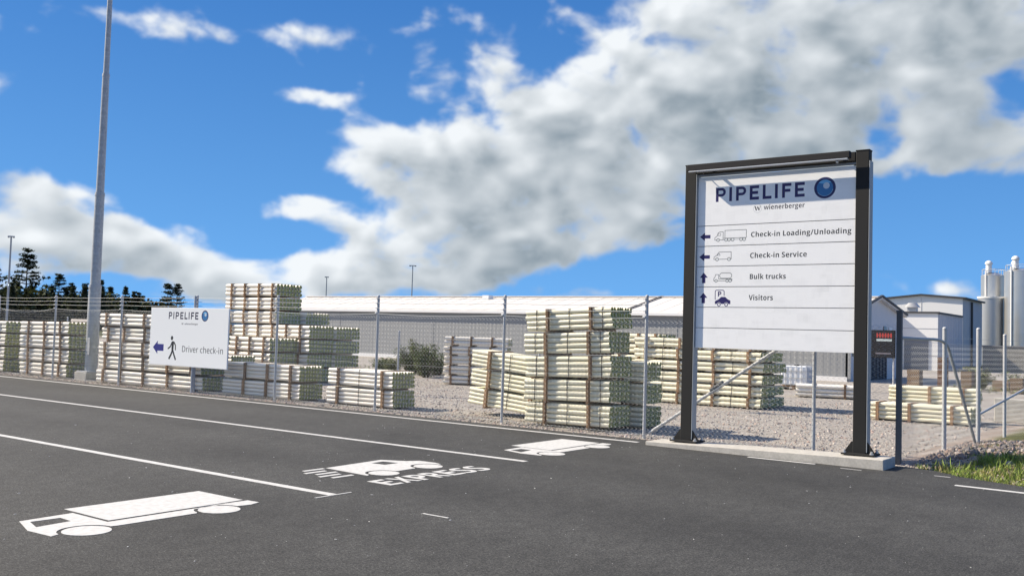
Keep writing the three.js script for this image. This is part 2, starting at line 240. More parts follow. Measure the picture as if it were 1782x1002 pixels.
{ // long warehouse: eaves along x, gable towards +x
  const X0 = -56, X1 = -13.6, ZF = -45, ZR = -49.7, ZB = -54.4, E = 3.02, R = 4.08, L = X1 - X0;
  const w = thing('warehouse', 'long grey warehouse with a low white pitched roof behind the yard', 'warehouse', [X0, -0.03, ZF]);
  const fw = part('front_wall', ribbed(L, E, 0.32, 0.004), wallGrey, w);
  part('base_strip', box(L, 0.22, 0.05, L / 2, 0.11, 0.06), sheetWhite, fw);
  for (const x of [8.4, 16.8, 25.2, 33.6]) part('wall_joint', box(0.04, E, 0.012, x, E / 2, 0.012), wallGrey, fw);
  const gable = [[0, 0], [ZF - ZB, 0], [ZF - ZB, E + 0.3], [ZF - ZR, R], [0, E]];
  for (const [n, x] of [['gable_wall', L - 0.1], ['gable_wall', 0]]) { const g = prism(gable, 0.1); g.rotateY(Math.PI / 2); g.translate(x, 0, 0); part(n, g, mat([0.62, 0.63, 0.64], 0.6), w); }
  part('rear_wall', box(L, E + 0.3, 0.1, L / 2, (E + 0.3) / 2, ZB - ZF + 0.05), wallGrey, w);
  const slope = (z0, y0, z1, y1, x0, x1, t = 0.09) => { const a = Math.atan2(y1 - y0, z0 - z1), len = Math.hypot(y1 - y0, z1 - z0), g = new THREE.BoxGeometry(x1 - x0, t, len); g.rotateX(a); g.translate((x0 + x1) / 2, (y0 + y1) / 2 + t / 2, (z0 + z1) / 2); return metric(g, 6); };
  const rf = part('roof', slope(0.12, E - 0.02, ZR - ZF, R, -0.3, L + 0.25), roofMat, w); rf.userData.label = 'white roof slope facing the road';
  part('roof', slope(ZR - ZF, R, ZB - ZF - 0.3, E + 0.28, -0.3, L + 0.25), roofMat, w);
  for (let x = 0.6; x < L; x += 1.18) part('roof_seam', slope(0.11, E + 0.066, ZR - ZF + 0.02, R + 0.09, x - 0.02, x + 0.02, 0.012), roofMat, rf);
  part('ridge_cap', box(L + 0.5, 0.06, 0.5, L / 2, R + 0.11, ZR - ZF), roofMat, rf);
  part('gutter', box(L + 0.5, 0.13, 0.14, L / 2, E - 0.0, 0.19), sheetWhite, rf);
  part('valley_flashing', slope(0.1, E + 0.12, ZR - ZF, R + 0.14, 30.2, 30.36, 0.03).rotateY(0), trimDark, rf);
  const vt = part('roof_vent', box(0.5, 0.5, 0.5, 18, R - 0.1, ZR - ZF + 0.8), sheetWhite, rf);
  // gable openings: dark sliding door, small louvre and window
  const gx = L + 0.012;
  const d = part('sliding_door', join([box(0.05, 1.9, 3.9, gx, 0.95, -4.6)]), mat([0.035, 0.037, 0.045], 0.6), w);
  for (let k = 0; k < 7; k++) part('door_rib', box(0.03, 1.86, 0.05, gx + 0.035, 0.95, -2.85 - k * 0.58), trimDark, d);
  part('window', box(0.06, 0.34, 0.55, gx, 2.55, -6.2), glassDark, w); part('window', box(0.06, 0.34, 0.5, gx, 2.55, -7.2), mat([0.7, 0.72, 0.74], 0.3), w);
  part('down_pipe', rod([gx + 0.08, 0, -9.2], [gx + 0.08, E, -9.2], 0.05), trimDark, w);
  part('verge_trim', slope(0.14, E + 0.09, ZR - ZF, R + 0.11, L + 0.2, L + 0.31, 0.1), trimDark, w); part('verge_trim', slope(ZR - ZF, R + 0.11, ZB - ZF - 0.3, E + 0.37, L + 0.2, L + 0.31, 0.1), trimDark, w);
}
{ // low hall behind the gable, with a white front and a flat roof
  const w = thing('flat_roofed_hall', 'low white fronted hall with flat roof and rooftop ventilator behind the warehouse gable', 'hall', [-16.14, -0.03, -75]);
  part('wall', box(5.6, 4.2, 8.2, -2.8, 2.1, -4.1), sheetWhite, w);
  part('side_wing', box(2.84, 4.2, 1.6, -4.19, 2.1, 0.05), sheetWhite, w);
  for (const y of [1.1, 2.1, 3.1]) part('panel_joint', box(2.7, 0.03, 0.02, -1.37, y, 0.012), mat([0.45, 0.46, 0.47], 0.6), w);
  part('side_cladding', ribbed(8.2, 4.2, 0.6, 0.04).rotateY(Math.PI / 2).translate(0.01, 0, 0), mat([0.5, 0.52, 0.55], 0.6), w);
  part('parapet', join([box(5.8, 0.14, 0.2, -2.8, 4.28, 0.02), box(0.2, 0.14, 8.2, 0.02, 4.262, -4.12)]), trimDark, w);
  const v = part('roof_ventilator', box(0.62, 0.45, 0.62, -2.0, 4.5, -0.9), mat([0.4, 0.41, 0.42], 0.5, 0.4), w);
  { const g = new THREE.CylinderGeometry(0.36, 0.66, 0.32, 4); g.rotateY(Math.PI / 4); g.translate(-2.0, 4.86, -0.9); part('hood', g, mat([0.45, 0.46, 0.47], 0.5, 0.4), v); }
  const dr = part('roller_door', box(1.7, 2.2, 0.06, -1.5, 1.1, 0.02), mat([0.22, 0.23, 0.25], 0.6), w); for (let k = 0; k < 6; k++) part('slat', box(1.66, 0.05, 0.02, -1.5, 0.3 + k * 0.34, 0.06), mat([0.3, 0.31, 0.33], 0.6), dr);
}
{ // taller hall behind
  const w = thing('tall_hall', 'taller white hall with dark shallow gable roof edge near the silos', 'hall', [-18.33, -0.03, -95]);
  const g = prism([[-8.4, 0], [0, 0], [0, 6.25], [-3.6, 6.55], [-8.4, 6.05]], 9); g.translate(0, 0, -9); part('wall', g, sheetWhite, w);
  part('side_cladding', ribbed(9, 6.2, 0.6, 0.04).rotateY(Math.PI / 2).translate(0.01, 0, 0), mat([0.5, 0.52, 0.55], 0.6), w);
  part('front_seam', box(0.05, 6.3, 0.02, -3.6, 3.2, 0.015), mat([0.6, 0.6, 0.6], 0.6), w);
  const seg = (x0, y0, x1, y1) => { const L = Math.hypot(x1 - x0, y1 - y0), b = new THREE.BoxGeometry(L, 0.16, 9.5); b.rotateZ(Math.atan2(y1 - y0, x1 - x0)); b.translate((x0 + x1) / 2, (y0 + y1) / 2 + 0.09, -4.5); return b; };
  part('roof', join([seg(-8.7, 6.02, -3.6, 6.55), seg(-3.6, 6.55, 0.3, 6.23)]), trimDark, w);
  part('corner_pipe', rod([0.2, 0, -3.2], [0.2, 6.1, -3.2], 0.1), trimDark, w);
}
function silo(x, z, r, h, label, grp) {
  const s = thing('silo', label, 'silo', [x, -0.03, z], 0, grp);
  const pr = [[0.02, 0], [r * 0.98, 0]]; for (let k = 0; k < 6; k++) { const y0 = h * k / 6, y1 = h * (k + 1) / 6; pr.push([r, y0 + 0.02], [r, y1 - 0.03], [r + 0.02, y1 - 0.01]); } pr.push([r * 0.97, h], [r * 0.35, h + 0.35], [0.01, h + 0.4]);
  part('shell', new THREE.LatheGeometry(pr.map((p) => new THREE.Vector2(...p)), 40), steel, s);
  part('filter_housing', new THREE.CylinderGeometry(0.32, 0.32, 1.1, 16).translate(-r * 0.3, h + 0.85, r * 0.4), sheetWhite, s);
  { const c = new THREE.SphereGeometry(0.42, 16, 8, 0, Math.PI * 2, 0, Math.PI / 2); c.translate(-r * 0.3, h + 1.3, r * 0.4); part('filter_cap', c, sheetWhite, s); }
  part('fill_pipe', rod([-r * 0.45, 1, r * 0.95], [-r * 0.45, h + 0.5, r * 0.95], 0.09), sheetWhite, s);
  const rail = [rod([-r, h + 1, 0], [r, h + 1, 0], 0.03), rod([0, h + 1, r], [0, h + 1, -r], 0.03)]; for (let k = 0; k < 10; k++) { const a = k / 10 * 2 * Math.PI, b = (k + 1) / 10 * 2 * Math.PI, R = r * 0.92; rail.push(rod([R * Math.cos(a), h, R * Math.sin(a)], [R * Math.cos(a), h + 0.7, R * Math.sin(a)], 0.025), rod([R * Math.cos(a), h + 0.7, R * Math.sin(a)], [R * Math.cos(b), h + 0.7, R * Math.sin(b)], 0.025)); }
  part('guard_rail', join(rail.slice(2)), mat([0.7, 0.7, 0.68], 0.4, 0.5), s); return s;
}
silo(-19.95, -120, 1.28, 10.1, 'stainless steel silo standing closest to the hall', 'steel silos');
silo(-16.6, -117, 1.75, 10.3, 'wide stainless steel silo at the right edge of the picture', 'steel silos');
silo(-17.9, -124, 1.2, 10.4, 'stainless steel silo half hidden between its two neighbours', 'steel silos');
{ const s = thing('stub_tank', 'short grey tank in front of the first silo', 'tank', [-19.75, -0.03, -117.2]); part('shell', new THREE.CylinderGeometry(1.3, 1.3, 7.4, 32).translate(0, 3.7, 0), mat([0.45, 0.46, 0.47], 0.4, 0.5), s); part('rim', new THREE.CylinderGeometry(1.36, 1.36, 0.2, 32).translate(0, 7.45, 0), sheetWhite, s); }
{ const s = thing('bund_wall', 'long grey low wall below the silos', 'wall', [-9.5, -0.03, -80]); part('panel', metric(box(9, 1.9, 0.25, 0, 0.95, 0), 3), mat([0.5, 0.51, 0.52], 0.9, 0, { map: concreteTex }), s); part('coping', box(9.1, 0.1, 0.35, 0, 1.95, 0), mat([0.2, 0.2, 0.21], 0.8), s); }
{ // pale concrete slab wall right of the low pipe pile
  const s = thing('concrete_slab_wall', 'low pale concrete slab wall at the right behind the fence', 'wall', [-4.15, -0.03, -25.3]);
  part('slab', metric(rbox(2.2, 0.56, 0.3, 1.1, 0.28, 0, 0.02), 1.3), M.concrete, s); part('slab', metric(rbox(2.2, 0.54, 0.3, 3.32, 0.27, 0.02, 0.02), 1.3, 0.3, 0.2), M.concrete, s);
}
{ // dark roadside notice board deep in the yard
  const s = thing('notice_board', 'black notice board with red lettering beside the dark sliding door', 'notice board', [-10.78, -0.03, -40]);
  const cv = document.createElement('canvas'); cv.width = 256; cv.height = 256; const c = cv.getContext('2d'); c.fillStyle = '#14151c'; c.fillRect(0, 0, 256, 256); c.fillStyle = '#b4413c'; for (let k = 0; k < 6; k++) { c.fillRect(92 + k * 25, 24, 15, 44); } c.fillRect(92, 42, 140, 7); c.fillStyle = '#b9c6c6'; c.fillRect(92, 80, 140, 22); c.fillStyle = '#77737c'; c.fillRect(84, 212, 140, 14);
  const t = new THREE.CanvasTexture(cv); t.colorSpace = THREE.SRGBColorSpace;
  part('panel', box(1.14, 1.12, 0.08, 0, 1.8, 0), M.blackSoft, s); part('lettering', new THREE.PlaneGeometry(1.1, 1.08).translate(0, 1.8, 0.044), mat([1, 1, 1], 0.6, 0, { map: t }), s);
  part('post', rod([-0.5, 0, -0.06], [-0.5, 2.3, -0.06], 0.04), M.zinc, s); part('post', rod([0.5, 0, -0.06], [0.5, 2.3, -0.06], 0.04), M.zinc, s);
}

// ------------------------------------------------------------------ bundles of pipes in timber frames
const pipeTints = [[1, 1, 1], [0.97, 0.96, 0.93], [1.03, 1.02, 1.0], [0.94, 0.94, 0.95]].map((t) => mat([0.84 * t[0], 0.805 * t[1], 0.62 * t[2]], 0.42, 0, { vertexColors: true }));
const pipeWhite = [[1, 1, 1], [0.97, 0.96, 0.93], [1.02, 1.0, 0.98]].map((t) => mat([0.87 * t[0], 0.83 * t[1], 0.74 * t[2]], 0.42, 0, { vertexColors: true }));
const geoCache = {};
function pipeGeo(d, L, seg) { // one length of pipe along x with green end caps set a little inside the rim
  const key = [d.toFixed(4), L.toFixed(2), seg].join(); if (geoCache[key]) return geoCache[key];
  const r = d / 2, rim = r * 0.86, h = L / 2, pr = [[0, -h + 0.02], [rim, -h + 0.02], [rim, -h], [r, -h], [r, h], [rim, h], [rim, h - 0.02], [0, h - 0.02]].map((p) => new THREE.Vector2(Math.max(p[0], 1e-4), p[1]));
  const list = []; for (let k = 0; k + 1 < pr.length; k++) { const g = new THREE.LatheGeometry([pr[k], pr[k + 1]], seg), cap = k === 0 || k === pr.length - 2; painted(g, ...(cap ? [0.44, 0.47, 0.2] : k === 3 ? [1, 1, 1] : [0.6, 0.66, 0.45])); list.push(flat(g)); }
  const g = mergeGeometries(list); g.rotateZ(Math.PI / 2); return (geoCache[key] = g);
}
const ORD = ['topmost', 'second', 'third', 'fourth', 'fifth', 'sixth', 'seventh'];
let seed = 100;
function bundle(o) { // x0, x1: ends; z: front; y: base; rows, cols, pitch (height over all)
  const { x0, x1, z, y, rows, cols, pitch, frames, label, group, tilt = 0, yaw = 0, mode = 'front', tints = pipeTints, straps = [], frameW = 0.065, seg = 12 } = o, r = rng(seed++);
  const L = x1 - x0, d = (pitch - 0.05) / rows, W = cols * d;
  const b = thing('pipe_bundle', label, 'pipe bundle', [(x0 + x1) / 2, y, z - W / 2], yaw, group); b.rotation.order = 'YXZ'; b.rotation.z = tilt;
  const inner = []; const tone = tints[Math.floor(r() * tints.length)];
  for (let i = 0; i < rows; i++) for (let j = 0; j < cols; j++) {
    const dx = (r() - 0.5) * 0.035, py = 0.036 + d * (i + 0.5), pz = W / 2 - d * (j + 0.5), g = pipeGeo(d * 0.955, L, seg);
    if (mode === 'all' || j === 0) { const p = part('pipe', g, tints[Math.floor(r() * tints.length)], b); p.position.set(dx, py + (r() - 0.5) * 0.004, pz + (j ? 0 : (r() - 0.5) * 0.016)); }
    else inner.push(g.clone().translate(dx, py, pz));
  }
  if (inner.length) { const p = part('rear_pipes', mergeGeometries(inner), tone, b); p.userData.kind = 'stuff'; }
  for (const f of frames) { const x = (f - 0.5) * L + (r() - 0.5) * 0.04, t = o.frameT ?? 0.045, h = pitch; // upright front and back, bearers below and on top
    const fr = part('timber_frame', metric(box(frameW, h - 0.006, t, x, h / 2, W / 2 + t / 2 + 0.004), 0.5, r(), r()), r() < 0.6 ? M.wood : M.woodDark, b);
    part('rear_upright', metric(box(frameW, h - 0.006, t, x, h / 2, -W / 2 - t / 2 - 0.004), 0.5, r(), r()), M.woodDark, fr);
    part('bearer', metric(box(frameW + 0.01, 0.032, W + 2 * t + 0.01, x, 0.018, 0), 0.5, r(), r()), M.woodDark, fr);
    part('top_rail', metric(box(frameW + 0.012, 0.012, W - 0.01, x, h - 0.008, 0), 0.5), M.woodDark, fr); }
  for (const f of straps) { const x = (f - 0.5) * L; part('strap', join([box(0.016, pitch - 0.05, 0.004, x, 0.04 + (pitch - 0.05) / 2, W / 2 + 0.002), box(0.016, 0.004, W, x, pitch - 0.012, 0)]), M.strap, b); }
  return { W };
}
function stack(o) { // n bundles on top of one another; tilts: one for each, bottom first
  let y = o.y ?? -0.03; const r = rng(900 + Math.round(o.x0 * 50) + Math.round(o.z * 7) >>> 0);
  for (let k = 0; k < o.n; k++) {
    const fromTop = o.n - 1 - k, where = o.n === 1 ? 'single' : k === 0 ? 'bottom' : fromTop === 0 ? 'topmost' : ORD[fromTop] + ' from top';
    const sh = (r() - 0.5) * (o.jitter ?? 0.08), tilt = o.tilts ? o.tilts[k] : k ? (r() - 0.5) * 0.014 : 0, yaw = (o.yaw ?? 0) + (r() - 0.5) * 0.05;
    bundle({ ...o, x0: o.x0 + sh + (o.lean ?? 0) * k, x1: o.x1 + sh + (o.lean ?? 0) * k, z: o.z - r() * 0.03, y: y + Math.abs(tilt) * 0, tilt, yaw, label: (o.n === 1 ? '' : where + ' ') + o.what, group: o.group });
    y += o.pitch + 0.004;
  }
}
const T3 = [0.17, 0.5, 0.83], T4 = [0.1, 0.37, 0.64, 0.91];
// along the fence, left to right
stack({ x0: -34.6, x1: -31.6, z: -15.1, n: 4, rows: 3, cols: 8, pitch: 0.42, frames: T3, tints: pipeWhite, what: 'bundle, stack cut by the left picture edge', group: 'bundles at the far left' });
stack({ x0: -30.62, x1: -27.71, z: -15.1, n: 4, rows: 3, cols: 8, pitch: 0.425, frames: [0.2, 0.53, 0.86], tints: pipeWhite, what: 'white bundle, four-high stack just left of the light mast', group: 'stack left of the light mast' });
stack({ x0: -25.84, x1: -21.0, z: -15.02, n: 5, rows: 3, cols: 8, pitch: 0.395, frames: [0.08, 0.25, 0.47, 0.7, 0.92], tints: pipeWhite, jitter: 0.12, what: 'long white bundle, stack behind the walking man sign', group: 'stack behind the walking man sign' });
stack({ x0: -20.2, x1: -17.29, z: -15.1, n: 2, rows: 4, cols: 8, pitch: 0.42, frames: [0.3, 0.6, 0.9], tints: pipeWhite, what: 'shaded bundle, pair right of the walking man sign', group: 'two-high stack right of the walking man sign' });
stack({ x0: -16.58, x1: -14.5, z: -15.3, n: 2, rows: 4, cols: 8, pitch: 0.42, frames: [0.19, 0.86], straps: [0.5], tints: pipeWhite, what: 'sunlit bundle, low pair behind the fence post with white clips', group: 'sunlit two-high stack', mode: 'front', seg: 14 });
// second row behind
stack({ x0: -27.2, x1: -24.5, z: -20.3, n: 7, rows: 3, cols: 8, pitch: 0.45, frames: [0.13, 0.4, 0.67, 0.93], tints: pipeWhite, lean: 0.0, jitter: 0.14, what: 'bundle, tallest stack left of the warehouse', group: 'tallest stack' });
stack({ x0: -27.2, x1: -24.35, z: -21.4, n: 5, rows: 3, cols: 8, pitch: 0.45, frames: T3, tints: pipeWhite, what: 'bundle, five-high stack behind the tallest one', group: 'stack behind the tallest stack' });
stack({ x0: -24.38, x1: -22.85, z: -20.25, n: 4, rows: 3, cols: 8, pitch: 0.455, frames: [0.3, 0.75], tints: pipeWhite, what: 'short bundle, stack right of the tallest one', group: 'four-high stack right of the tallest' });
stack({ x0: -24.38, x1: -22.75, z: -21.35, n: 4, rows: 3, cols: 8, pitch: 0.45, frames: [0.3, 0.75], tints: pipeWhite, what: 'short bundle, rear four-high stack before the warehouse', group: 'rear four-high stack' });
stack({ x0: -25.81, x1: -23.33, z: -19.15, n: 3, rows: 3, cols: 8, pitch: 0.47, frames: [0.35, 0.62, 0.9], tints: pipeWhite, what: 'bundle, three-high stack before the tallest one', group: 'three-high stack before the tallest' });
stack({ x0: -24.9, x1: -23.0, z: -17.5, n: 2, rows: 4, cols: 9, pitch: 0.44, frames: [0.3, 0.8], tints: pipeWhite, what: 'bundle, pair half hidden by the walking man sign', group: 'half hidden pair' });
stack({ x0: -20.85, x1: -18.7, z: -24.6, n: 5, rows: 2, cols: 6, pitch: 0.32, frames: [0.12, 0.42, 0.75], yaw: 0.46, tints: pipeWhite, what: 'grey shaded bundle, turned stack beside the bushes', group: 'turned stack beside the bushes' });
stack({ x0: -12.87, x1: -10.6, z: -15.95, n: 3, y: 0.07, rows: 4, cols: 8, pitch: 0.4, frames: [0.22, 0.72], straps: [0.45], tilts: [-0.085, -0.085, -0.085], lean: 0.035, jitter: 0.03, frameT: 0.06, seg: 14, what: 'leaning bundle, crooked stack left of the big near stack', group: 'leaning stack' });
stack({ x0: -10.72, x1: -8.82, z: -15.05, n: 5, y: 0.0, rows: 4, cols: 8, pitch: 0.443, frames: [0.27, 0.78], straps: [0.13, 0.52, 0.9], tilts: [0.012, 0.03, 0.036, 0.045, 0.05], mode: 'all', seg: 16, frameW: 0.05, frameT: 0.065, jitter: 0.06, what: 'cream bundle, big near stack beside the direction sign', group: 'big near stack' });
stack({ x0: -10.6, x1: -8.7, z: -16.05, n: 3, rows: 4, cols: 8, pitch: 0.43, frames: [0.27, 0.78], what: 'cream bundle, lower stack behind the big near one', group: 'stack behind the big near stack', seg: 14 });
for (let c = 0; c < 3; c++) stack({ x0: -12.9, x1: -9.2, z: -23.25 - c * 0.58, n: 6, rows: 2, cols: 4, pitch: 0.292, frames: T4, straps: [0.24, 0.5, 0.78], jitter: 0.1, what: ['front', 'middle', 'rear'][c] + ' column bundle, wide stack behind the direction sign', group: 'wide stack behind the direction sign' });
for (let c = 0; c < 2; c++) stack({ x0: -14.6, x1: -13.0, z: -24.9 - c * 0.6, n: 6, rows: 2, cols: 4, pitch: 0.31, frames: [0.2, 0.6, 0.95], what: ['front', 'rear'][c] + ' column bundle, stack seen left of the sign post', group: 'stack left of the sign post' });
stack({ x0: -6.42, x1: -4.24, z: -22.9, n: 1, rows: 4, cols: 7, pitch: 0.43, frames: [0.1, 0.42, 0.82], what: 'lower cream bundle of the low pile behind the corner post', group: 'low pile behind the corner post', seg: 14 });
stack({ x0: -6.2, x1: -4.28, z: -23.75, n: 1, rows: 4, cols: 7, pitch: 0.42, y: 0.36, frames: [0.12, 0.48, 0.86], what: 'upper cream bundle of the low pile behind the corner post', group: 'low pile behind the corner post', seg: 14 });
stack({ x0: -6.3, x1: -4.3, z: -23.72, n: 1, rows: 3, cols: 7, pitch: 0.385, y: -0.03, frames: [0.12, 0.5, 0.86], what: 'rear bottom bundle under the upper one of the low pile', group: 'low pile behind the corner post' });
stack({ x0: -10.9, x1: -8.9, z: -30.3, n: 1, rows: 3, cols: 6, pitch: 0.44, frames: [0.3, 0.75], yaw: 0.3, tints: pipeWhite, what: 'single dull bundle lying alone before the warehouse gable', group: 'lone bundle' });
{ // a few loose planks on the bundles at the left and a pale beam by the bushes
  const pl = [[-33.5, 1.76, -19.3, 3.2, 'loose pale plank lying far left behind the bundles'], [-21.6, 0.5, -27.4, 2.6, 'pale pink beam lying on the ground by the bushes']];
  for (const [x, y, z, L, label] of pl) { const t = thing('loose_beam', label, 'beam', [x, y > 1 ? 1.69 : 0, z]); part('beam', rbox(L, 0.1, 0.14, 0, 0.05, 0, 0.01), mat([0.72, 0.66, 0.58], 0.7), t); part('beam_support', box(0.1, y > 1 ? 1.72 : 0.06, 0.1, -L * 0.3, y > 1 ? -0.86 : -0.03, 0), M.woodDark, t); part('beam_support', box(0.1, y > 1 ? 1.72 : 0.06, 0.1, L * 0.3, y > 1 ? -0.86 : -0.03, 0), M.woodDark, t); }
}
{ // caged liquid tank on a pallet
  const s = thing('caged_tank', 'white plastic tank in a wire cage on a pallet', 'tank', [-12.45, -0.03, -35], 0.1), w = [];
  part('bottle', rbox(0.94, 0.72, 0.94, 0, 0.52, 0, 0.08), mat([0.85, 0.87, 0.88], 0.4), s);
  for (let k = 0; k < 6; k++) { const q = -0.48 + k * 0.192; w.push(rod([q, 0.14, 0.49], [q, 0.95, 0.49], 0.011), rod([0.49, 0.14, q], [0.49, 0.95, q], 0.011)); } for (const y of [0.2, 0.45, 0.7, 0.95]) w.push(box(0.98, 0.02, 0.02, 0, y, 0.49), box(0.02, 0.02, 0.98, 0.49, y, 0));
  part('cage', join(w), M.zinc, s); part('pallet', join([box(1.1, 0.03, 1.0, 0, 0.125, 0), box(0.1, 0.1, 1, -0.45, 0.055, 0), box(0.1, 0.1, 1, 0, 0.055, 0), box(0.1, 0.1, 1, 0.45, 0.055, 0)]), M.woodDark, s);
  part('cap', new THREE.CylinderGeometry(0.09, 0.09, 0.06, 14).translate(0, 0.9, 0), M.blackSoft, s);
}
{ // timber crates stacked, and drums of pipe ends farther off on the right
  const crate = (x, z, w, h, d, y, label, m, grp) => { const c = thing('crate', label, 'crate', [x, y, z], 0, grp), n = 3; for (let k = 0; k < n; k++) { part('board', box(w, h / n - 0.02, 0.03, 0, (k + 0.5) * h / n, d / 2), m, c); part('board', box(0.03, h / n - 0.02, d - 0.03, w / 2, (k + 0.5) * h / n, 0), m, c); } part('lining', box(w - 0.04, h - 0.03, d - 0.04, 0, h / 2 - 0.005, 0), M.woodDark, c); };
  const orange = mat([0.62, 0.42, 0.25], 0.8, 0, { map: woodTex });
  for (let k = 0; k < 5; k++) crate(-9.05, -43, 0.34, 0.26, 0.4, -0.03 + k * 0.265, (k === 4 ? 'topmost' : k === 0 ? 'bottom' : ORD[4 - k] + ' from top') + ' small orange brown crate of the tall narrow stack', orange, 'narrow crate stack');
  const r = rng(31), far = [[-10.4, -44, 0.5, 0.75], [-7.9, -42, 0.4, 0.8], [-6.9, -43.5, 0.6, 0.45], [-6.1, -42, 0.45, 0.62], [-5.3, -44, 0.5, 0.5]], nm = ['left of the narrow crate stack', 'right of the narrow crate stack', 'farther right in the yard', 'behind the fence brace', 'near the right picture edge'];
  far.forEach(([x, z, w, h], i) => crate(x, z, w, h, 0.6, -0.03, 'grey weathered crate ' + nm[i], mat(i % 2 ? [0.75, 0.8, 0.85] : [0.95, 1.05, 1.15], 0.8, 0, { map: woodTex }), 'weathered crates'));
}

// ------------------------------------------------------------------ chain-link fence
function linkMesh(L, h, pitch, wr) { // interlocked zigzag wires, x 0..L, y 0..h
  const pos = [], idx = [], cols = Math.round(L / pitch), dx = L / cols, rows = Math.round(h / (pitch * 0.5) / 2) * 2, dy = h / rows;
  const ring = (x, y, z, b) => { for (let k = 0; k < 3; k++) { const a = k / 3 * 2 * Math.PI + 0.5; pos.push(x + wr * Math.cos(a), y, z + wr * Math.sin(a)); } return b; };
  for (let c = 0; c < cols; c++) { const start = pos.length / 3; for (let i = 0; i <= rows; i++) { const s = i % 2; ring((c + 0.25 + s * 0.5) * dx + (s ? dx * 0.26 : -dx * 0.26), i * dy, s ? 0.003 : -0.003); if (i) { const a = start + (i - 1) * 3, b = start + i * 3; for (let k = 0; k < 3; k++) { const k2 = (k + 1) % 3; idx.push(a + k, a + k2, b + k, b + k, a + k2, b + k2); } } } }
  const g = new THREE.BufferGeometry(); g.setAttribute('position', new THREE.Float32BufferAttribute(pos, 3)); g.setIndex(idx); g.computeVertexNormals(); return g;
}
function curveTube(pts, r, n = 24, seg = 5) { return new THREE.TubeGeometry(new THREE.CatmullRomCurve3(pts.map((p) => new THREE.Vector3(...p))), n, r, seg); }
function fencePost(parent, x, z, h, r = 0.03) {
  const p = part('post', metric(rod([x, -0.1, z], [x, h, z], r, r, 12), 0.4, x), M.zinc, parent);
  part('post_cap', new THREE.SphereGeometry(r * 1.12, 12, 5, 0, 7, 0, Math.PI / 2).translate(x, h, z), M.zinc, p); return p;
}
const FZ = -14.75, FX = [-34.8, -31.3, -27.8, -24.28, -20.86, -17.72, -14.44, -11.03, -7.93, -4.97, -3.68];
{
  const f = thing('chain_link_fence', 'long galvanised chain link fence with wires along the apron', 'fence');
  FX.forEach((x, i) => {
    if (i === FX.length - 1) { const c = part('corner_post', rbox(0.075, 2.3, 0.075, x, 1.05, FZ + 0.1, 0.008), M.darkPost, f); c.userData.label = 'dark square corner post'; part('post_cap', rbox(0.085, 0.03, 0.085, x, 2.21, FZ + 0.1, 0.005), M.darkPost, c); return; }
    const p = fencePost(f, x, FZ, i === 9 ? 2.05 : 2.43);
    if (i > 0 && i < 9) for (const y of [2.08, 2.18, 2.29, 2.39]) part('wire_clip', rbox(0.05, 0.03, 0.03, x - 0.035, y, FZ + 0.028, 0.006), mat([0.85, 0.85, 0.84], 0.5), p);
  });
  for (let i = 0; i + 1 < FX.length; i++) { const L = FX[i + 1] - FX[i] - 0.06, h = 2.02, g = linkMesh(L, h, 0.085, 0.0034); g.translate(FX[i] + 0.03, 0.0, FZ + 0.036); const m = part('link_mesh', g, M.wire, f); m.userData.kind = 'stuff'; }
  for (const [y, s] of [[2.06, 0.03], [2.18, 0.012], [2.29, 0.012], [2.39, 0.012]]) for (let i = 0; i < 8; i++) { const a = FX[i], b = FX[i + 1], sag = s * (y < 2.1 && i === 1 ? 3.2 : 1); part(y < 2.1 ? 'line_wire' : 'barbed_wire', curveTube([[a, y, FZ + 0.03], [(a * 2 + b) / 3, y - sag, FZ + 0.03], [(a + 2 * b) / 3, y - sag, FZ + 0.03], [b, y, FZ + 0.03]], 0.0045, 12, 5), M.wire, f); }
  for (const y of [1.0, 0.04]) part('line_wire', rod([FX[0], y, FZ + 0.033], [FX[10], y, FZ + 0.033], 0.002, 0.002, 5), M.wire, f);
  const br = part('brace', metric(rod([-7.86, 0.06, FZ - 0.04], [-5.0, 1.98, FZ - 0.04], 0.028, 0.028, 12), 0.4), M.zinc, f);
  part('brace_clamp', rod([-6.72, 0.86, FZ - 0.04], [-6.5, 1.02, FZ - 0.04], 0.034, 0.034, 12), M.darkPost, br);
}
{ // run that turns the corner and follows the side of the yard
  const P = [[-3.68, -14.65, 2.2], [-3.5, -16.75, 2.0], [-3.29, -18.4, 2.03], [-3.06, -19.6, 1.95], [-2.7, -21.6, 1.95], [-2.2, -24.4, 1.95]];
  const f = thing('chain_link_fence', 'side run of chain link fence behind the dark corner post', 'fence');
  P.slice(1).forEach(([x, z, h], i) => fencePost(f, x, z, h, i < 2 ? 0.036 : 0.03));
  for (let i = 0; i + 1 < P.length; i++) { const [x0, z0] = P[i], [x1, z1] = P[i + 1], L = Math.hypot(x1 - x0, z1 - z0), g = linkMesh(L - 0.06, 1.72, 0.085, 0.0032); g.translate(0.03, 0, 0); g.rotateY(Math.atan2(-(z1 - z0), x1 - x0)); g.translate(x0, 0.03, z0); const m = part('link_mesh', g, M.wire, f); m.userData.kind = 'stuff';
    for (const y of [1.76, 1.86]) if (i > 0) part('line_wire', rod([x0, y, z0], [x1, y, z1], 0.0025, 0.0025, 5), M.wire, f); }
  part('top_rail', curveTube([[-3.68, 1.82, -14.65], [-3.6, 1.82, -15.5], [-3.51, 1.8, -16.6], [-3.49, 1.7, -16.95], [-3.46, 1.45, -17.15]], 0.026, 30, 10), M.galv, f);
  part('brace', rod([-3.46, 1.47, -17.13], [-3.31, 0.03, -18.3], 0.026, 0.026, 10), M.galv, f);
  part('brace', rod([-3.27, 0.55, -18.45], [-2.72, 1.1, -21.5], 0.022, 0.022, 10), M.zinc, f);
}
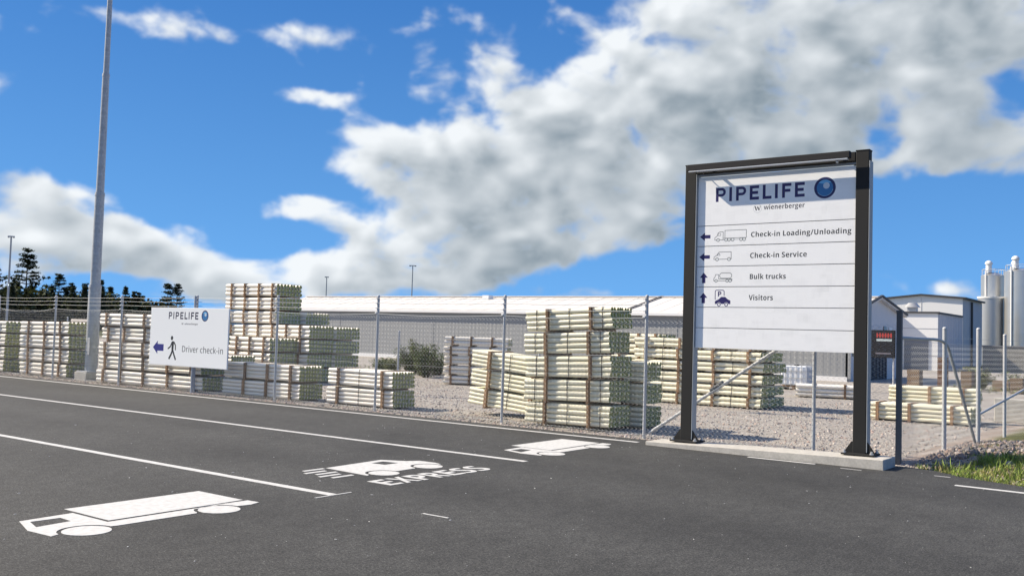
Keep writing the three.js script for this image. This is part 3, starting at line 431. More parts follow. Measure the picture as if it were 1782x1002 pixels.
{ // thin posts of an older fence far inside the yard
  const spots = [[-21.9, -23.4, 1.7, 'thin grey steel post standing alone before the warehouse'], [-16.3, -23.6, 1.75, 'thin grey steel post just behind the turned stack'], [-45.2, -24.6, 1.9, 'short pale post behind the bundles at far left'], [-37.8, -24.1, 1.9, 'short pale post behind the light mast'], [-9.95, -35.3, 1.35, 'slim white post beside the dark sliding door']];
  for (const [x, z, h, label] of spots) { const t = thing('steel_post', label, 'post', [x, -0.03, z], 0, 'single steel posts'); part('shaft', rod([0, 0, 0], [0, h, 0], 0.035, 0.035, 10), M.zinc, t); part('cap', new THREE.SphereGeometry(0.04, 10, 4, 0, 7, 0, Math.PI / 2).translate(0, h, 0), M.zinc, t); }
}

// ------------------------------------------------------------------ print on the two signs
const INK = '#241d5c', GREY = '#3a3d40';
function fitText(c, s, x, y, w, h, font, color) { // baseline left at x,y; cap height h; width w
  c.save(); c.font = font.replace('SIZE', '200px'); const m = c.measureText(s), cap = c.measureText('E').actualBoundingBoxAscent; c.translate(x, y); c.scale(w / m.width, h / cap); c.fillStyle = color; c.fillText(s, 0, 0); c.restore();
}
function logoText(c, x, y, w, h, color) { // wide, evenly spaced capitals with square terminals
  const S = 'PIPELIFE', adv = { P: 1, I: 0.5, E: 0.93, L: 0.86, F: 0.88 }, tot = [...S].reduce((a, ch) => a + adv[ch], 0) - 0.22, u = w / tot, t = h * 0.2, lw = (k) => k * u; let q = x; c.fillStyle = color; c.strokeStyle = color;
  for (const ch of S) { const W = { P: 0.74, E: 0.66, L: 0.62, F: 0.63, I: 0 }[ch] * u; c.fillRect(q, y - h, t, h);
    if (ch === 'P') { c.lineWidth = t * 0.92; c.beginPath(); const b = h * 0.64, r = (b - t) / 2; c.moveTo(q + t / 2, y - h + t / 2); c.lineTo(q + W - r - t / 2, y - h + t / 2); c.arc(q + W - r - t / 2, y - h + t / 2 + r, r, -Math.PI / 2, Math.PI / 2); c.lineTo(q + t / 2, y - h + t / 2 + 2 * r); c.stroke(); }
    if (ch === 'E' || ch === 'F') { c.fillRect(q, y - h, W, t); c.fillRect(q, y - h * 0.5 - t / 2, W * 0.9, t); } if (ch === 'E' || ch === 'L') c.fillRect(q, y - t, W, t);
    q += adv[ch] * u; }
}
function ball(c, x, y, r) { // the round blue emblem
  c.fillStyle = '#16205a'; c.beginPath(); c.arc(x, y, r, 0, 7); c.fill(); c.fillStyle = '#2c74ac'; c.beginPath(); c.arc(x, y, r * 0.76, 0, 7); c.fill();
  c.save(); c.beginPath(); c.arc(x, y, r * 0.76, 0, 7); c.clip(); c.fillStyle = '#6db6e6'; c.beginPath(); c.ellipse(x, y - r * 0.72, r * 0.8, r * 0.33, 0, 0, 7); c.fill(); c.restore();
  c.strokeStyle = '#8fb9d6'; c.lineWidth = r * 0.04; c.beginPath(); c.arc(x, y, r * 0.76, 0.2, 2.6); c.stroke(); c.fillStyle = '#c4d0dc'; c.beginPath(); c.arc(x + r * 0.14, y - r * 0.2, r * 0.3, 0, 7); c.fill();
}
const poly = (c, pts) => { c.beginPath(); pts.forEach((p, i) => (i ? c.lineTo(...p) : c.moveTo(...p))); c.closePath(); };
function arrow(c, x, y, len, wid, up) { c.save(); c.translate(x, y); if (up) c.rotate(Math.PI / 2); c.fillStyle = INK; poly(c, [[-len / 2, 0], [-len * 0.02, -wid / 2], [-len * 0.02, -wid * 0.21], [len / 2, -wid * 0.21], [len / 2, wid * 0.21], [-len * 0.02, wid * 0.21], [-len * 0.02, wid / 2]]); c.fill(); c.restore(); }
function outline(c, pts, lw = 7) { c.strokeStyle = '#6d7275'; c.lineWidth = lw; c.lineJoin = 'round'; poly(c, pts); c.stroke(); }
function wheel(c, x, y, r) { c.fillStyle = '#e6eae9'; c.strokeStyle = '#6d7275'; c.lineWidth = 7; c.beginPath(); c.arc(x, y, r, 0, 7); c.fill(); c.stroke(); }
const PW = 2.5, PB = 1.56, PT = 4.3, PPM = 740; // big panel: width, bottom, top, pixels per metre
const bigPrint = (() => {
  const cv = document.createElement('canvas'); cv.width = Math.round(PW * PPM); cv.height = Math.round((PT - PB) * PPM); const c = cv.getContext('2d'), X = (m) => m * PPM, Y = (m) => (PT - m) * PPM;
  c.fillStyle = '#f8f9f8'; c.fillRect(0, 0, cv.width, cv.height);
  { const r = rng(12); for (let k = 0; k < 900; k++) { c.fillStyle = `rgba(${r() < 0.5 ? '150,155,150' : '255,255,255'},${0.01 + r() * 0.02})`; c.fillRect(r() * cv.width, r() * cv.height, 4 + r() * 160, 2 + r() * 120); } }
  logoText(c, X(0.305), Y(3.893), X(1.44), X(0.222), INK); ball(c, X(2.037), Y(4.005), X(0.16));
  c.fillStyle = '#f8f9f8'; c.strokeStyle = '#c3c8ca'; c.lineWidth = 4; c.beginPath(); c.arc(X(1.0), Y(3.752), X(0.066), 0, 7); c.fill(); c.stroke();
  fitText(c, 'W', X(0.945), Y(3.72), X(0.11), X(0.068), 'bold SIZE serif', '#26262a'); fitText(c, 'wienerberger', X(1.1), Y(3.728), X(0.64), X(0.072), 'bold SIZE sans-serif', '#4a4a52');
  // rows
  arrow(c, X(0.135), Y(3.345), X(0.178), X(0.135)); { const b = Y(3.285), u = (x, y) => [X(x), b - X(y)]; outline(c, [u(0.47, 0.025), u(0.825, 0.025), u(0.825, 0.15), u(0.47, 0.15)]); outline(c, [u(0.3, 0), u(0.302, 0.04), u(0.335, 0.06), u(0.355, 0.115), u(0.385, 0.13), u(0.44, 0.13), u(0.44, 0.0)]); outline(c, [u(0.35, 0.07), u(0.365, 0.105), u(0.4, 0.105), u(0.4, 0.07)], 5); outline(c, [u(0.44, 0.0), u(0.8, 0.0), u(0.82, 0.025), u(0.44, 0.025)], 5); for (const x of [0.355, 0.49, 0.54, 0.6, 0.74, 0.79]) wheel(c, X(x), b - X(0.0), X(0.024)); }
  fitText(c, 'Check-in Loading/Unloading', X(0.895), Y(3.313), X(1.54), X(0.08), 'bold SIZE sans-serif', GREY);
  arrow(c, X(0.13), Y(3.022), X(0.182), X(0.135)); { const b = Y(2.98), u = (x, y) => [X(x), b - X(y)]; outline(c, [u(0.29, 0.0), u(0.295, 0.04), u(0.335, 0.06), u(0.375, 0.115), u(0.58, 0.115), u(0.582, 0.0)]); outline(c, [u(0.345, 0.062), u(0.38, 0.098), u(0.395, 0.062)], 5); wheel(c, X(0.345), b, X(0.025)); wheel(c, X(0.545), b, X(0.025)); }
  fitText(c, 'Check-in Service', X(0.886), Y(2.988), X(0.9), X(0.082), 'bold SIZE sans-serif', GREY);
  arrow(c, X(0.124), Y(2.69), X(0.172), X(0.135), true); { const b = Y(2.64), u = (x, y) => [X(x), b - X(y)]; c.strokeStyle = '#6d7275'; c.lineWidth = 7; c.beginPath(); c.roundRect(X(0.395), b - X(0.125), X(0.2), X(0.085), X(0.04)); c.stroke(); outline(c, [u(0.295, 0), u(0.297, 0.04), u(0.315, 0.06), u(0.325, 0.1), u(0.378, 0.1), u(0.378, 0.03), u(0.6, 0.03), u(0.6, 0)]); for (const x of [0.335, 0.52, 0.57]) wheel(c, X(x), b, X(0.022)); }
  fitText(c, 'Bulk trucks', X(0.884), Y(2.662), X(0.585), X(0.08), 'bold SIZE sans-serif', GREY);
  arrow(c, X(0.123), Y(2.37), X(0.172), X(0.135), true); { c.strokeStyle = INK; c.lineWidth = 9; c.beginPath(); c.roundRect(X(0.325), Y(2.495), X(0.15), X(0.16), X(0.025)); c.stroke(); fitText(c, 'P', X(0.36), Y(2.395), X(0.075), X(0.082), 'bold SIZE sans-serif', INK); const b = Y(2.265), u = (x, y) => [X(x), b - X(y)]; c.fillStyle = '#f8f9f8'; poly(c, [u(0.31, 0.0), u(0.31, 0.07), u(0.38, 0.095), u(0.42, 0.14), u(0.5, 0.14), u(0.545, 0.095), u(0.592, 0.075), u(0.592, 0)]); c.fill(); c.fillStyle = INK; poly(c, [u(0.32, 0.01), u(0.322, 0.055), u(0.385, 0.085), u(0.425, 0.122), u(0.495, 0.122), u(0.535, 0.085), u(0.58, 0.065), u(0.582, 0.01)]); c.fill(); for (const x of [0.39, 0.512]) { c.fillStyle = '#f8f9f8'; c.beginPath(); c.arc(X(x), b, X(0.036), 0, 7); c.fill(); c.strokeStyle = INK; c.lineWidth = 9; c.beginPath(); c.arc(X(x), b, X(0.024), 0, 7); c.stroke(); } }
  fitText(c, 'Visitors', X(0.882), Y(2.337), X(0.39), X(0.083), 'bold SIZE sans-serif', GREY);
  const t = new THREE.CanvasTexture(cv); t.colorSpace = THREE.SRGBColorSpace; t.anisotropy = 8; return t;
})();
const checkPrint = (() => {
  const w = 3.3, h = 1.5, s = 400, cv = document.createElement('canvas'); cv.width = w * s; cv.height = h * s; const c = cv.getContext('2d'), X = (m) => m * s, Y = (m) => (h - m) * s; c.fillStyle = '#eff2f2'; c.fillRect(0, 0, cv.width, cv.height);
  logoText(c, X(0.8), Y(1.215), X(1.28), X(0.185), '#231f3a'); c.save(); c.translate(X(2.345), Y(1.31)); ball(c, 0, 0, X(0.14)); c.restore();
  fitText(c, 'W  wienerberger', X(1.37), Y(1.075), X(0.7), X(0.045), 'bold SIZE sans-serif', '#55555c');
  c.fillStyle = '#2a2b7e'; poly(c, [[X(0.15), Y(0.455)], [X(0.36), Y(0.63)], [X(0.36), Y(0.545)], [X(0.63), Y(0.545)], [X(0.63), Y(0.365)], [X(0.36), Y(0.365)], [X(0.36), Y(0.28)]]); c.fill();
  // walking figure
  c.fillStyle = '#17171a'; c.strokeStyle = '#17171a'; c.lineCap = 'butt'; c.lineJoin = 'round'; c.beginPath(); c.ellipse(X(0.985), Y(0.715), X(0.05), X(0.056), 0, 0, 7); c.fill();
  poly(c, [[X(0.98), Y(0.62)], [X(1.05), Y(0.64)], [X(1.08), Y(0.6)], [X(1.07), Y(0.42)], [X(1.02), Y(0.36)], [X(0.985), Y(0.4)]]); c.fill();
  const ln = (pts, lw) => { c.lineWidth = X(lw); c.beginPath(); pts.forEach((p, i) => (i ? c.lineTo(X(p[0]), Y(p[1])) : c.moveTo(X(p[0]), Y(p[1])))); c.stroke(); };
  ln([[1.04, 0.42], [0.97, 0.28], [0.88, 0.165]], 0.06); ln([[1.04, 0.4], [1.1, 0.28], [1.18, 0.15]], 0.055); ln([[0.99, 0.6], [0.93, 0.49], [0.82, 0.43]], 0.04); ln([[1.07, 0.62], [1.15, 0.53], [1.155, 0.4]], 0.04);
  fitText(c, 'Driver check-in', X(1.42), Y(0.37), X(1.73), X(0.155), 'SIZE sans-serif', '#303338');
  const t = new THREE.CanvasTexture(cv); t.colorSpace = THREE.SRGBColorSpace; t.anisotropy = 8; return t;
})();

// ------------------------------------------------------------------ direction sign on its concrete footing
{
  const f = thing('concrete_footing', 'long low concrete footing under the big direction sign', 'footing', [-5.44, 0, -13.87]);
  const g = metric(rbox(3.7, 0.4, 0.56, 0, -0.1, 0, 0.012), 1.1); g.rotateZ(0.022); g.rotateY(-0.02); part('beam', g, M.concrete, f);
}
{
  const Z = -13.95, s = thing('direction_sign', 'tall black framed white direction sign with arrows and vehicle symbols', 'sign', [-5.36, 0, Z]), half = 1.25;
  for (const [x, y0] of [[-1.36, 0.075], [1.34, 0.13]]) {
    const p = part('post', join([rbox(0.19, 4.5 - y0, 0.14, x, (4.5 + y0) / 2, 0, 0.012)]), M.black, s);
    part('base_plate', rbox(0.46, 0.025, 0.34, x, y0 + 0.022, 0.0, 0.006), M.black, p);
    for (const k of [-1, 1]) { const gs = new THREE.ExtrudeGeometry(shapeOf([[0, 0], [0.13, 0], [0.02, 0.16], [0, 0.16]]), { depth: 0.014, bevelEnabled: false }); gs.translate(0, 0, -0.007); if (k < 0) gs.rotateY(Math.PI); gs.translate(x + k * 0.094, y0 + 0.034, 0.05); part('gusset', gs, M.black, p);
      for (const kz of [-0.13, 0.13]) part('bolt', join([new THREE.CylinderGeometry(0.017, 0.017, 0.05, 8).translate(x + k * 0.19, y0 + 0.055, kz), new THREE.CylinderGeometry(0.03, 0.03, 0.018, 6).translate(x + k * 0.19, y0 + 0.044, kz)]), M.bolt, p); }
    part('post_cap', rbox(0.2, 0.02, 0.15, x, 4.505, 0, 0.006), M.black, p);
    part('side_flange', rbox(0.012, 4.3 - y0, 0.16, x + 0.101, (4.4 + y0) / 2, -0.012, 0.003), M.galv, p);
  }
  part('top_beam', rbox(2.5, 0.14, 0.14, -0.01, 4.425, 0, 0.01), M.black, s);
  // boards: a header and six slats, each with its own gap
  const edges = [4.3, 3.517, 3.192, 2.87, 2.546, 2.224, 1.898, 1.575];
  for (let k = 0; k < 7; k++) {
    const t = edges[k] - (k ? 0.004 : 0), b = edges[k + 1] + 0.004, h = t - b, br = part('board', rbox(2 * half, h, 0.03, 0, (t + b) / 2, 0, 0.004), M.white, s);
    if (!k) br.userData.label = 'header board with logo lettering';
    const g = new THREE.PlaneGeometry(2 * half - 0.006, h - 0.006), uv = g.attributes.uv; for (let i = 0; i < 4; i++) uv.setY(i, (lerp(b, t, uv.getY(i)) - PB) / (PT - PB)); g.translate(0, (t + b) / 2, 0.0185); part('print', g, mat([1, 1, 1], 0.42, 0, { map: bigPrint }), br);
  }
  part('backing_plate', rbox(2.44, 2.66, 0.008, 0, 2.94, -0.021, 0.002), M.galv, s);
  part('side_rail', rbox(0.06, 2.8, 0.04, -half - 0.035, 2.93, -0.005, 0.006), M.galv, s); part('side_rail', rbox(0.06, 2.8, 0.04, half - 0.03, 2.93, -0.047, 0.006), M.galv, s);
  part('rear_rail', rbox(2.5, 0.05, 0.04, 0, 3.9, -0.09, 0.006), M.galv, s); part('rear_rail', rbox(2.5, 0.05, 0.04, 0, 1.8, -0.09, 0.006), M.galv, s); part('top_lip', rbox(2.52, 0.035, 0.05, 0, 4.33, 0.012, 0.005), M.galv, s);
  // lamp bar held out in front of the header
  const lb = part('lamp_bar', rbox(2.56, 0.105, 0.09, -0.07, 4.43, 0.205, 0.012), M.blackSoft, s);
  part('diffuser', rbox(2.5, 0.022, 0.07, -0.07, 4.371, 0.212, 0.006), M.alu, lb);
  for (const x of [-0.98, 1.06]) part('arm', join([box(0.04, 0.03, 0.22, x, 4.4, 0.11)]), M.blackSoft, lb);
  part('arm_bolt', new THREE.SphereGeometry(0.022, 10, 8).translate(1.02, 4.34, 0.2), M.bolt, lb);
  part('cable', curveTube([[-1.15, 4.38, 0.03], [-1.12, 4.33, 0.1], [-1.06, 4.36, 0.16]], 0.008, 16, 6), M.blackSoft, lb);
}
{ // walking man sign on the fence
  const s = thing('walking_man_sign', 'white board with arrow and walking man fixed to the fence', 'sign', [-21.0, 0, -14.62]);
  const b = part('board', rbox(3.3, 1.5, 0.03, 0, 1.38, 0, 0.006), M.white, s); part('print', new THREE.PlaneGeometry(3.28, 1.48).translate(0, 1.38, 0.0185), mat([1, 1, 1], 0.45, 0, { map: checkPrint }), b);
  part('post', rod([0.17, -0.05, -0.05], [0.17, 2.44, -0.05], 0.032, 0.032, 12), M.zinc, s); part('clamp', rbox(0.1, 0.05, 0.03, 0.17, 1.9, -0.025, 0.005), M.zinc, s); part('clamp', rbox(0.1, 0.05, 0.03, 0.17, 0.85, -0.025, 0.005), M.zinc, s);
}

// ------------------------------------------------------------------ light masts
{
  const m = thing('light_mast', 'tall stepped grey light mast rising beside the fence', 'light mast', [-27.1, -0.03, -15.55]);
  const sec = [[0.0, 2.55, 0.185, 0.175], [2.55, 5.35, 0.15, 0.135], [5.35, 9.0, 0.118, 0.1], [9.0, 13.0, 0.085, 0.065], [13.0, 16.5, 0.052, 0.042]];
  sec.forEach(([a, b, r0, r1], i) => { const g = metric(rod([0, a + 0.25, 0], [0, b + 0.25, 0], r0, r1, 14), 1.2, i); const p = part('mast_section', g, M.pole, m); part('collar', rod([0, b + 0.2, 0], [0, b + 0.3, 0], r1 + 0.012, r1 + 0.004, 14), M.pole, p); });
  part('door', rbox(0.12, 0.5, 0.02, 0.1, 1.0, 0.165, 0.006), M.zinc, m); part('base_flange', rbox(0.6, 0.05, 0.6, 0, 0.24, 0, 0.01), M.zinc, m); part('foundation', metric(rbox(0.68, 0.5, 0.68, 0, -0.02, 0, 0.02), 1.1), M.concrete, m);
  part('crossarm', rod([-0.9, 16.7, 0], [0.9, 16.7, 0], 0.04), M.pole, m); for (const x of [-0.75, 0.75]) part('floodlight', rbox(0.5, 0.12, 0.4, x, 16.62, 0.1, 0.03), M.alu, m);
}
function farMast(x, z, h, arm, label) { const m = thing('light_mast', label, 'light mast', [x, -0.03, z], Math.atan2(-x, -z) + 0.0, 'distant light masts'); part('pole', rod([0, 0, 0], [0, h, 0], 0.11, 0.07, 10), M.galv, m); part('crossarm', rod([-arm, h, 0], [arm, h, 0], 0.06), M.galv, m); for (const k of [-1, 1]) part('floodlight', rbox(arm * 0.55, 0.14, 0.35, k * arm * 0.72, h - 0.05, 0, 0.03), M.galv, m); }
farMast(-84.7, -40.6, 9.0, 0.28, 'slim light mast at the far left among the pines');
farMast(-109.1, -100, 9.7, 0.32, 'distant light mast above the left end of the warehouse roof');
farMast(-91.4, -100, 11.1, 0.5, 'distant light mast above the middle of the warehouse roof');

// ------------------------------------------------------------------ trees at the left
const barkMat = mat([0.11, 0.075, 0.05], 0.95), needleMats = [[0.06, 0.075, 0.03], [0.075, 0.09, 0.045], [0.055, 0.075, 0.04], [0.085, 0.1, 0.045]].map((c) => mat(c, 0.9, 0, { vertexColors: true, side: THREE.DoubleSide }));
function tufts(list, r) { // list of [x, y, z, size, flat]; each tuft is a handful of small needle sprays
  const pos = [], col = [], nor = [], v = new THREE.Vector3(), a = new THREE.Vector3(), b = new THREE.Vector3(), n = new THREE.Vector3();
  for (const [x, y, z, s, fl, cnt] of list) { const tone = 0.75 + r() * 0.6; for (let k = 0; k < cnt; k++) {
    v.set(r() - 0.5, (r() - 0.5) * fl, r() - 0.5).multiplyScalar(1.7 * s); a.set(r() - 0.5, (r() - 0.5) * 0.7, r() - 0.5).normalize().multiplyScalar(s * (0.5 + r() * 0.6)); b.set(r() - 0.5, (r() - 0.5) * 0.7, r() - 0.5).normalize().multiplyScalar(s * (0.25 + r() * 0.35));
    const P = [[x + v.x - a.x * 0.5, y + v.y - a.y * 0.5, z + v.z - a.z * 0.5], [x + v.x + a.x * 0.5, y + v.y + a.y * 0.5, z + v.z + a.z * 0.5], [x + v.x + b.x, y + v.y + b.y, z + v.z + b.z]]; n.crossVectors(a, b).normalize(); if (n.y < 0) n.negate();
    const c = tone * (0.8 + r() * 0.4); for (const p of P) { pos.push(...p); nor.push(n.x, n.y, n.z); col.push(c, c, c); } } }
  const g = new THREE.BufferGeometry(); g.setAttribute('position', new THREE.Float32BufferAttribute(pos, 3)); g.setAttribute('normal', new THREE.Float32BufferAttribute(nor, 3)); g.setAttribute('color', new THREE.Float32BufferAttribute(col, 3)); return g;
}
function conifer(x, z, h, w, kind, label, sd, grp) {
  const r = rng(sd), t = thing(kind === 'pine' ? 'pine_tree' : 'spruce_tree', label, 'tree', [x, -0.03, z], 0, grp), list = [], limbs = [];
  const bare = kind === 'pine' ? 0.22 : 0.05, n = kind === 'pine' ? 15 : 16;
  for (let k = 0; k < n; k++) { const f = bare + (1 - bare) * (k + r() * 0.7) / n, y = h * f, prof = kind === 'pine' ? Math.pow(1 - f, 0.8) * (0.7 + 0.6 * r()) + 0.07 : (1 - f) * 0.98 + 0.03; const nb = kind === 'pine' ? 5 + Math.floor(r() * 2) : 7;
    for (let b = 0; b < nb; b++) { const a = (b + r() * 0.8) / nb * 2 * Math.PI + k * 1.3, R = w * prof * (0.65 + r() * 0.5), up = kind === 'pine' ? R * 0.12 : -R * 0.22, ex = R * Math.cos(a), ez = R * Math.sin(a); if (r() < (kind === 'pine' ? 0.16 : 0.03)) continue;
      const yj = (r() - 0.5) * h * 0.05; limbs.push(rod([0, y + yj * 0.5, 0], [ex * 0.9, y + up, ez * 0.9], h * 0.004, h * 0.0015, 4, true));
      const m = kind === 'pine' ? 3 : 4; for (let q = 0; q < m; q++) { const u = kind === 'pine' ? 0.5 + 0.5 * (q + r() * 0.8) / m : 0.15 + 0.85 * (q + r()) / m; list.push([ex * u, y + yj * u + up * u + (r() - 0.3) * h * 0.012, ez * u, h * (kind === 'pine' ? 0.045 : 0.042) * (0.7 + r() * 0.6), kind === 'pine' ? 0.3 : 0.5, kind === 'pine' ? 15 : 13]); } } }
  list.push([0, h * 0.985, 0, h * 0.02, 1.6, 10]);
  part('trunk', rod([0, 0, 0], [0, h * 0.98, 0], h * 0.016, h * 0.003, 8), barkMat, t); part('limbs', join(limbs), barkMat, t);
  part('crown', tufts(list, r), needleMats[Math.floor(r() * 4)], t);
}
{ // positions by bearing (degrees left of -z), distance, height
  const at = (az, d) => [-Math.sin(az * Math.PI / 180) * d, -Math.cos(az * Math.PI / 180) * d];
  const pines = [[63.55, 240, 17.6, 6.4, 'big ragged pine standing clear above the far treeline'], [65.2, 236, 14.4, 5.2, 'pine cut by the left picture edge'], [61.95, 232, 12, 3.9, 'middle sized pine left of the light mast'], [61.35, 240, 10.6, 3.2, 'smaller pine leaning on its neighbour left of the mast'], [60.6, 228, 10.2, 3.4, 'pine partly hidden by the light mast'], [56.35, 205, 10.2, 2.5, 'left one of the paired pines above the walking man sign'], [55.85, 206, 9.9, 2.7, 'right one of the paired pines above the walking man sign'], [58.1, 215, 8.3, 2.0, 'round topped pine right of the light mast']];
  pines.forEach(([az, d, h, w, label], i) => { const [x, z] = at(az, d); conifer(x, z, h, w, 'pine', label, 300 + i, 'far pines'); });
  const r = rng(8); for (let i = 0; i < 34; i++) { const az = 66.3 - i * 0.335 + (r() - 0.5) * 0.2, d = 205 + r() * 30, [x, z] = at(az, d), h = (i < 25 ? 8.6 : 7.6 - (i - 25) * 0.3) * (0.8 + r() * 0.4); conifer(x, z, h, h * 0.2, 'spruce', 'dark young spruce in the row below the far pines', 400 + i, 'far spruces'); }
  // dense dark wood below and behind them, read as one mass
  const list = []; for (let i = 0; i < 4200; i++) { const az = 68 - r() * 13.6, d = 210 + r() * 45, [x, z] = at(az, d), top = (az > 58.5 ? 7.6 : 7.6 - (58.5 - az) * 1.15) * (0.75 + 0.5 * Math.abs(noise(az * 1.9, 3.3)) * 1.6); list.push([x, r() * top + 0.3, z, 1.15, 0.9, 8]); }
  const m = part('far_wood', tufts(list, r), needleMats[0]); m.userData = { kind: 'stuff', label: 'dark dense wood behind the fence at the left', category: 'wood' };
}
// ------------------------------------------------------------------ shrubs by the warehouse
const leafMat = mat([0.12, 0.17, 0.055], 0.8, 0, { vertexColors: true, side: THREE.DoubleSide }), leafPale = mat([0.2, 0.24, 0.09], 0.8, 0, { vertexColors: true, side: THREE.DoubleSide });
function shrub(x, z, h, w, label, sd, pale) {
  const r = rng(sd), t = thing('shrub', label, 'shrub', [x, -0.03, z], 0, 'shrubs by the warehouse'), list = [], st = [];
  for (let k = 0; k < 26; k++) { const a = r() * 6.28, R = w * Math.sqrt(r()) * 0.8, H = h * (0.55 + 0.5 * r()), ex = R * Math.cos(a), ez = R * Math.sin(a); st.push(rod([ex * 0.2, 0, ez * 0.2], [ex, H, ez], 0.012, 0.004, 4, true)); for (let q = 0; q < 16; q++) { const u = 0.12 + 0.88 * r(); list.push([ex * u + (r() - 0.5) * 0.25, H * u, ez * u + (r() - 0.5) * 0.25, 0.085, 1.2, 11]); } }
  part('stems', join(st), barkMat, t); part('foliage', tufts(list, r), pale ? leafPale : leafMat, t);
}
shrub(-27.6, -29.2, 0.55, 0.6, 'low shrub left in the row before the warehouse', 51, true); shrub(-26.0, -28.6, 1.15, 0.95, 'wide leafy shrub in the middle of the row', 52); shrub(-24.9, -28.0, 1.4, 0.8, 'tallest shrub beside the turned stack', 53, true); shrub(-24.0, -27.2, 1.2, 0.75, 'shrub touching the turned stack', 54); shrub(-26.8, -29.6, 0.8, 0.8, 'dense shrub just right of the thin grey post', 58); shrub(-25.3, -29.4, 0.9, 0.9, 'shrub behind the tallest shrub', 59); shrub(-29.2, -30.2, 0.5, 0.7, 'small shrub behind the post with white clips', 55);
shrub(-7.9, -44.5, 0.9, 1.1, 'dusty shrub behind the low pipe pile', 56, true); shrub(-6.3, -45, 0.8, 1.2, 'wide dusty shrub far right in the yard', 57, true);
{ // weeds
  const r = rng(61), list = []; for (let i = 0; i < 260; i++) list.push([-31 + r() * 9, 0.05 + r() * 0.16, -27.5 - r() * 3.5, 0.06, 1, 8]); for (let i = 0; i < 320; i++) list.push([-9 + r() * 6.5, 0.03 + r() * 0.12, -40 - r() * 5, 0.08, 1, 8]); for (let i = 0; i < 90; i++) list.push([-28 + r() * 24, 0.01 + r() * 0.03, -14.45 - r() * 0.3, 0.018, 1, 7]);
  const m = part('weeds', tufts(list, r), leafPale); m.userData = { kind: 'stuff', label: 'low weeds on the gravel', category: 'weeds' };
}
// ------------------------------------------------------------------ loose stones, rubble bank and grass verge
function stoneGeo(sd) { const g = new THREE.IcosahedronGeometry(1, 1), p = g.attributes.position, r = rng(sd), seen = {}; for (let i = 0; i < p.count; i++) { const k = [p.getX(i), p.getY(i), p.getZ(i)].map((v) => v.toFixed(3)).join(); seen[k] ??= 0.72 + r() * 0.5; p.setXYZ(i, p.getX(i) * seen[k], p.getY(i) * seen[k] * 0.75, p.getZ(i) * seen[k]); } g.computeVertexNormals(); return g; }
const stones = [1, 2, 3, 4].map((k) => stoneGeo(70 + k)), stoneCols = [[0.33, 0.28, 0.25], [0.25, 0.23, 0.22], [0.36, 0.27, 0.23], [0.17, 0.165, 0.165], [0.46, 0.41, 0.37]], stoneMats = stoneCols.map((c) => mat(c.map((v) => v * 0.8), 0.95));
function scatter(name, n, place, label, category, sd, gain = 1.05) { // place(r) -> [x, y, z, size] or null
  const r = rng(sd), im = new THREE.InstancedMesh(new THREE.IcosahedronGeometry(1, 0), mat([1, 1, 1], 0.95), n), m = new THREE.Matrix4(), q = new THREE.Quaternion(), e = new THREE.Euler(), c = new THREE.Color();
  for (let i = 0; i < n; i++) { const [x, y, z, s] = place(r); e.set(r() * 6, r() * 6, r() * 6); m.compose(new THREE.Vector3(x, y, z), q.setFromEuler(e), new THREE.Vector3(s * (0.7 + r() * 0.6), s * (0.5 + r() * 0.4), s * (0.7 + r() * 0.6))); im.setMatrixAt(i, m); const b = stoneCols[Math.floor(r() * 5)], k = gain * (1 + r() * 0.5); im.setColorAt(i, c.setRGB(b[0] * k, b[1] * k, b[2] * k)); }
  im.name = name; im.castShadow = im.receiveShadow = true; im.userData = { kind: 'stuff', label, category }; scene.add(im);
}
scatter('loose_gravel', 30000, (r) => { const d = Math.pow(r(), 1.6), z = -14.33 - d * 14, x = -32 + r() * 31; return [x, -0.025, z, 0.008 + 0.022 * Math.pow(r(), 3)]; }, 'loose crushed stones lying on the yard', 'gravel', 81);
const edgeZ = (x) => x < -2.5 ? lerp(-14.3, -13.66, smoothstep(x, -3.5, -2.5)) : x < -1.9 ? lerp(-13.66, -13.42, (x + 2.5) / 0.6) : lerp(-13.42, -12.8, clamp((x + 1.9) / 5.9, 0, 1)) + Math.max(0, x - 4) * 0.05;
const bankY = (x, z) => { const k = smoothstep(edgeZ(x) - z, 0, 1.6), s = smoothstep(x, -3.7, -2.4); return -0.035 + 0.2 * k * (0.25 + 0.75 * s) * (1 - 0.5 * smoothstep(-z, 17, 24)) + 0.05 * s * k * fbm(x * 1.4, z * 1.4, 2); };
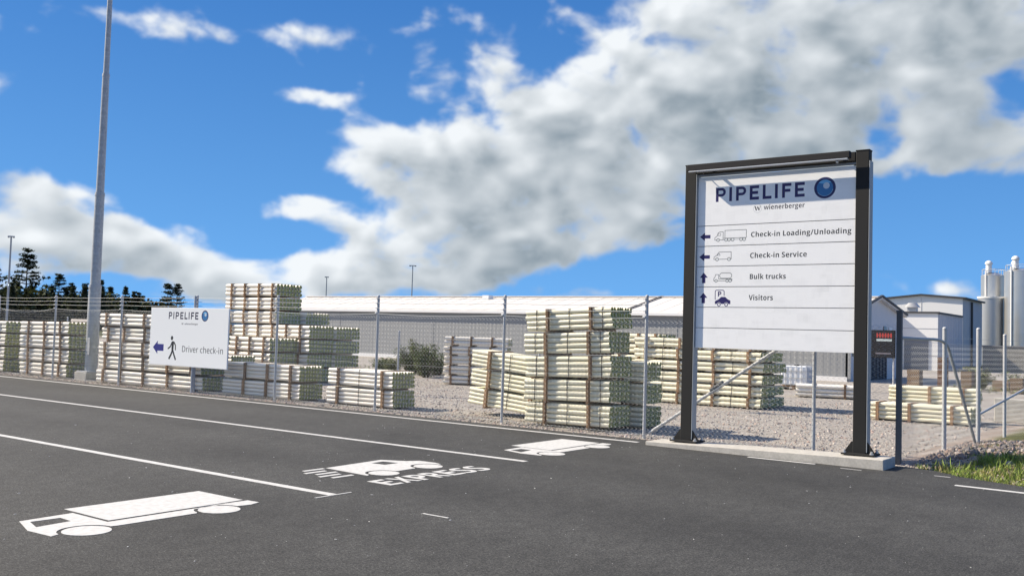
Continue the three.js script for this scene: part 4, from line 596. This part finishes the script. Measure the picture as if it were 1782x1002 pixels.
{
  const nx = 70, nz = 60, pos = [], uv = [], col = [], idx = [];
  for (let j = 0; j <= nz; j++) for (let i = 0; i <= nx; i++) { const x = lerp(-3.75, 14, Math.pow(i / nx, 1.7)), z = lerp(edgeZ(x) + 0.02, -24, Math.pow(j / nz, 1.5)); pos.push(x, bankY(x, z), z); uv.push(x / 2, z / 2); const gr = smoothstep(edgeZ(x) - z + 0.5 * fbm(x, z, 2), 1.5, 1.1) * smoothstep(x, -3.4, -3.0), v = 0.9 + 0.3 * noise(x * 2, z * 2); col.push(lerp(0.85, 0.3, gr) * v, lerp(0.76, 0.34, gr) * v, lerp(0.72, 0.14, gr) * v); }
  for (let j = 0; j < nz; j++) for (let i = 0; i < nx; i++) { const a = j * (nx + 1) + i, b = a + 1, c = a + nx + 1, d = c + 1; idx.push(a, b, c, b, d, c); }
  const g = new THREE.BufferGeometry(); g.setAttribute('position', new THREE.Float32BufferAttribute(pos, 3)); g.setAttribute('uv', new THREE.Float32BufferAttribute(uv, 2)); g.setAttribute('color', new THREE.Float32BufferAttribute(col, 3)); g.setIndex(idx); g.computeVertexNormals();
  const bank = struct('rubble_bank', g, M.gravel, 'low bank of rubble and soil at the right');
  const r = rng(91); for (let i = 0; i < 260; i++) { const x = -3.35 + Math.pow(r(), 1.2) * 4.2, z = edgeZ(x) - 0.75 - r() * (1.6 + (x + 3.4) * 0.9) - (r() < 0.2 ? 1.5 * r() : 0), s = 0.022 + 0.045 * Math.pow(r(), 2.2), m = part('rock', stones[i % 4], stoneMats[Math.floor(r() * 5)], bank); m.position.set(x, bankY(x, z) + s * 0.3, z); m.rotation.set(r() * 6, r() * 6, r() * 6); m.scale.set(s * (0.8 + r() * 0.6), s * (0.7 + r() * 0.4), s); }
}
scatter('rubble', 5200, (r) => { const x = -3.5 + Math.pow(r(), 1.3) * 5.5, z = edgeZ(x) - 0.15 - r() * 4.5; return [x, bankY(x, z) + 0.006, z, 0.008 + 0.03 * Math.pow(r(), 2.5)]; }, 'small rubble on the bank at the right', 'rubble', 93, 0.7);
{ // grass: blades in tufts
  const r = rng(95), blade = (() => { const g = new THREE.BufferGeometry(), p = [], n = []; for (const [y, w, b] of [[0, 1, 0], [0.5, 0.8, 0.12], [1, 0.02, 0.42]]) p.push([-w * 0.5, y, b], [w * 0.5, y, b]); const P = [], f = [[0, 1, 3], [0, 3, 2], [2, 3, 5], [2, 5, 4]]; for (const t of f) for (const i of t) { P.push(...p[i]); } g.setAttribute('position', new THREE.Float32BufferAttribute(P, 3)); g.computeVertexNormals(); return g; })();
  const N = 26000, im = new THREE.InstancedMesh(blade, new THREE.MeshStandardMaterial({ roughness: 0.8, side: THREE.DoubleSide }), N), m = new THREE.Matrix4(), q = new THREE.Quaternion(), e = new THREE.Euler(), c = new THREE.Color(); let i = 0, guard = 0;
  while (i < N && guard++ < 400000) { const cx = -3.4 + Math.pow(r(), 0.9) * 6, cz = edgeZ(cx) - 0.04 - r() * 1.5; if (fbm(cx * 1.1 + 3, cz * 1.6, 2) + 0.45 * smoothstep(cx, -3.4, -1.8) < -0.16 + 0.6 * smoothstep(edgeZ(cx) - cz, 0.5, 1.5)) continue; const big = r() < 0.12;
    const tn = 0.7 + r() * 0.7, dry = r() < 0.22; for (let k = 0; k < 14 && i < N; k++) { const x = cx + (r() - 0.5) * 0.12, z = cz + (r() - 0.5) * 0.12, h = (big ? 0.15 : 0.075) * (0.5 + r() * 0.8), w = big ? 0.014 : 0.008; e.set((r() - 0.5) * 0.9, r() * 6.28, (r() - 0.5) * 0.9); m.compose(new THREE.Vector3(x, bankY(x, z) - 0.004, z), q.setFromEuler(e), new THREE.Vector3(w, h, h)); im.setMatrixAt(i, m); im.setColorAt(i++, dry ? c.setRGB(0.3 * tn, 0.27 * tn, 0.1 * tn) : c.setRGB(0.2 * tn, 0.27 * tn, 0.05 * tn)); } }
  im.count = i; im.name = 'grass'; im.castShadow = im.receiveShadow = true; im.userData = { kind: 'stuff', label: 'tufts of green grass on the verge at the right', category: 'grass' }; scene.add(im);
}
renderer.render(scene, camera);
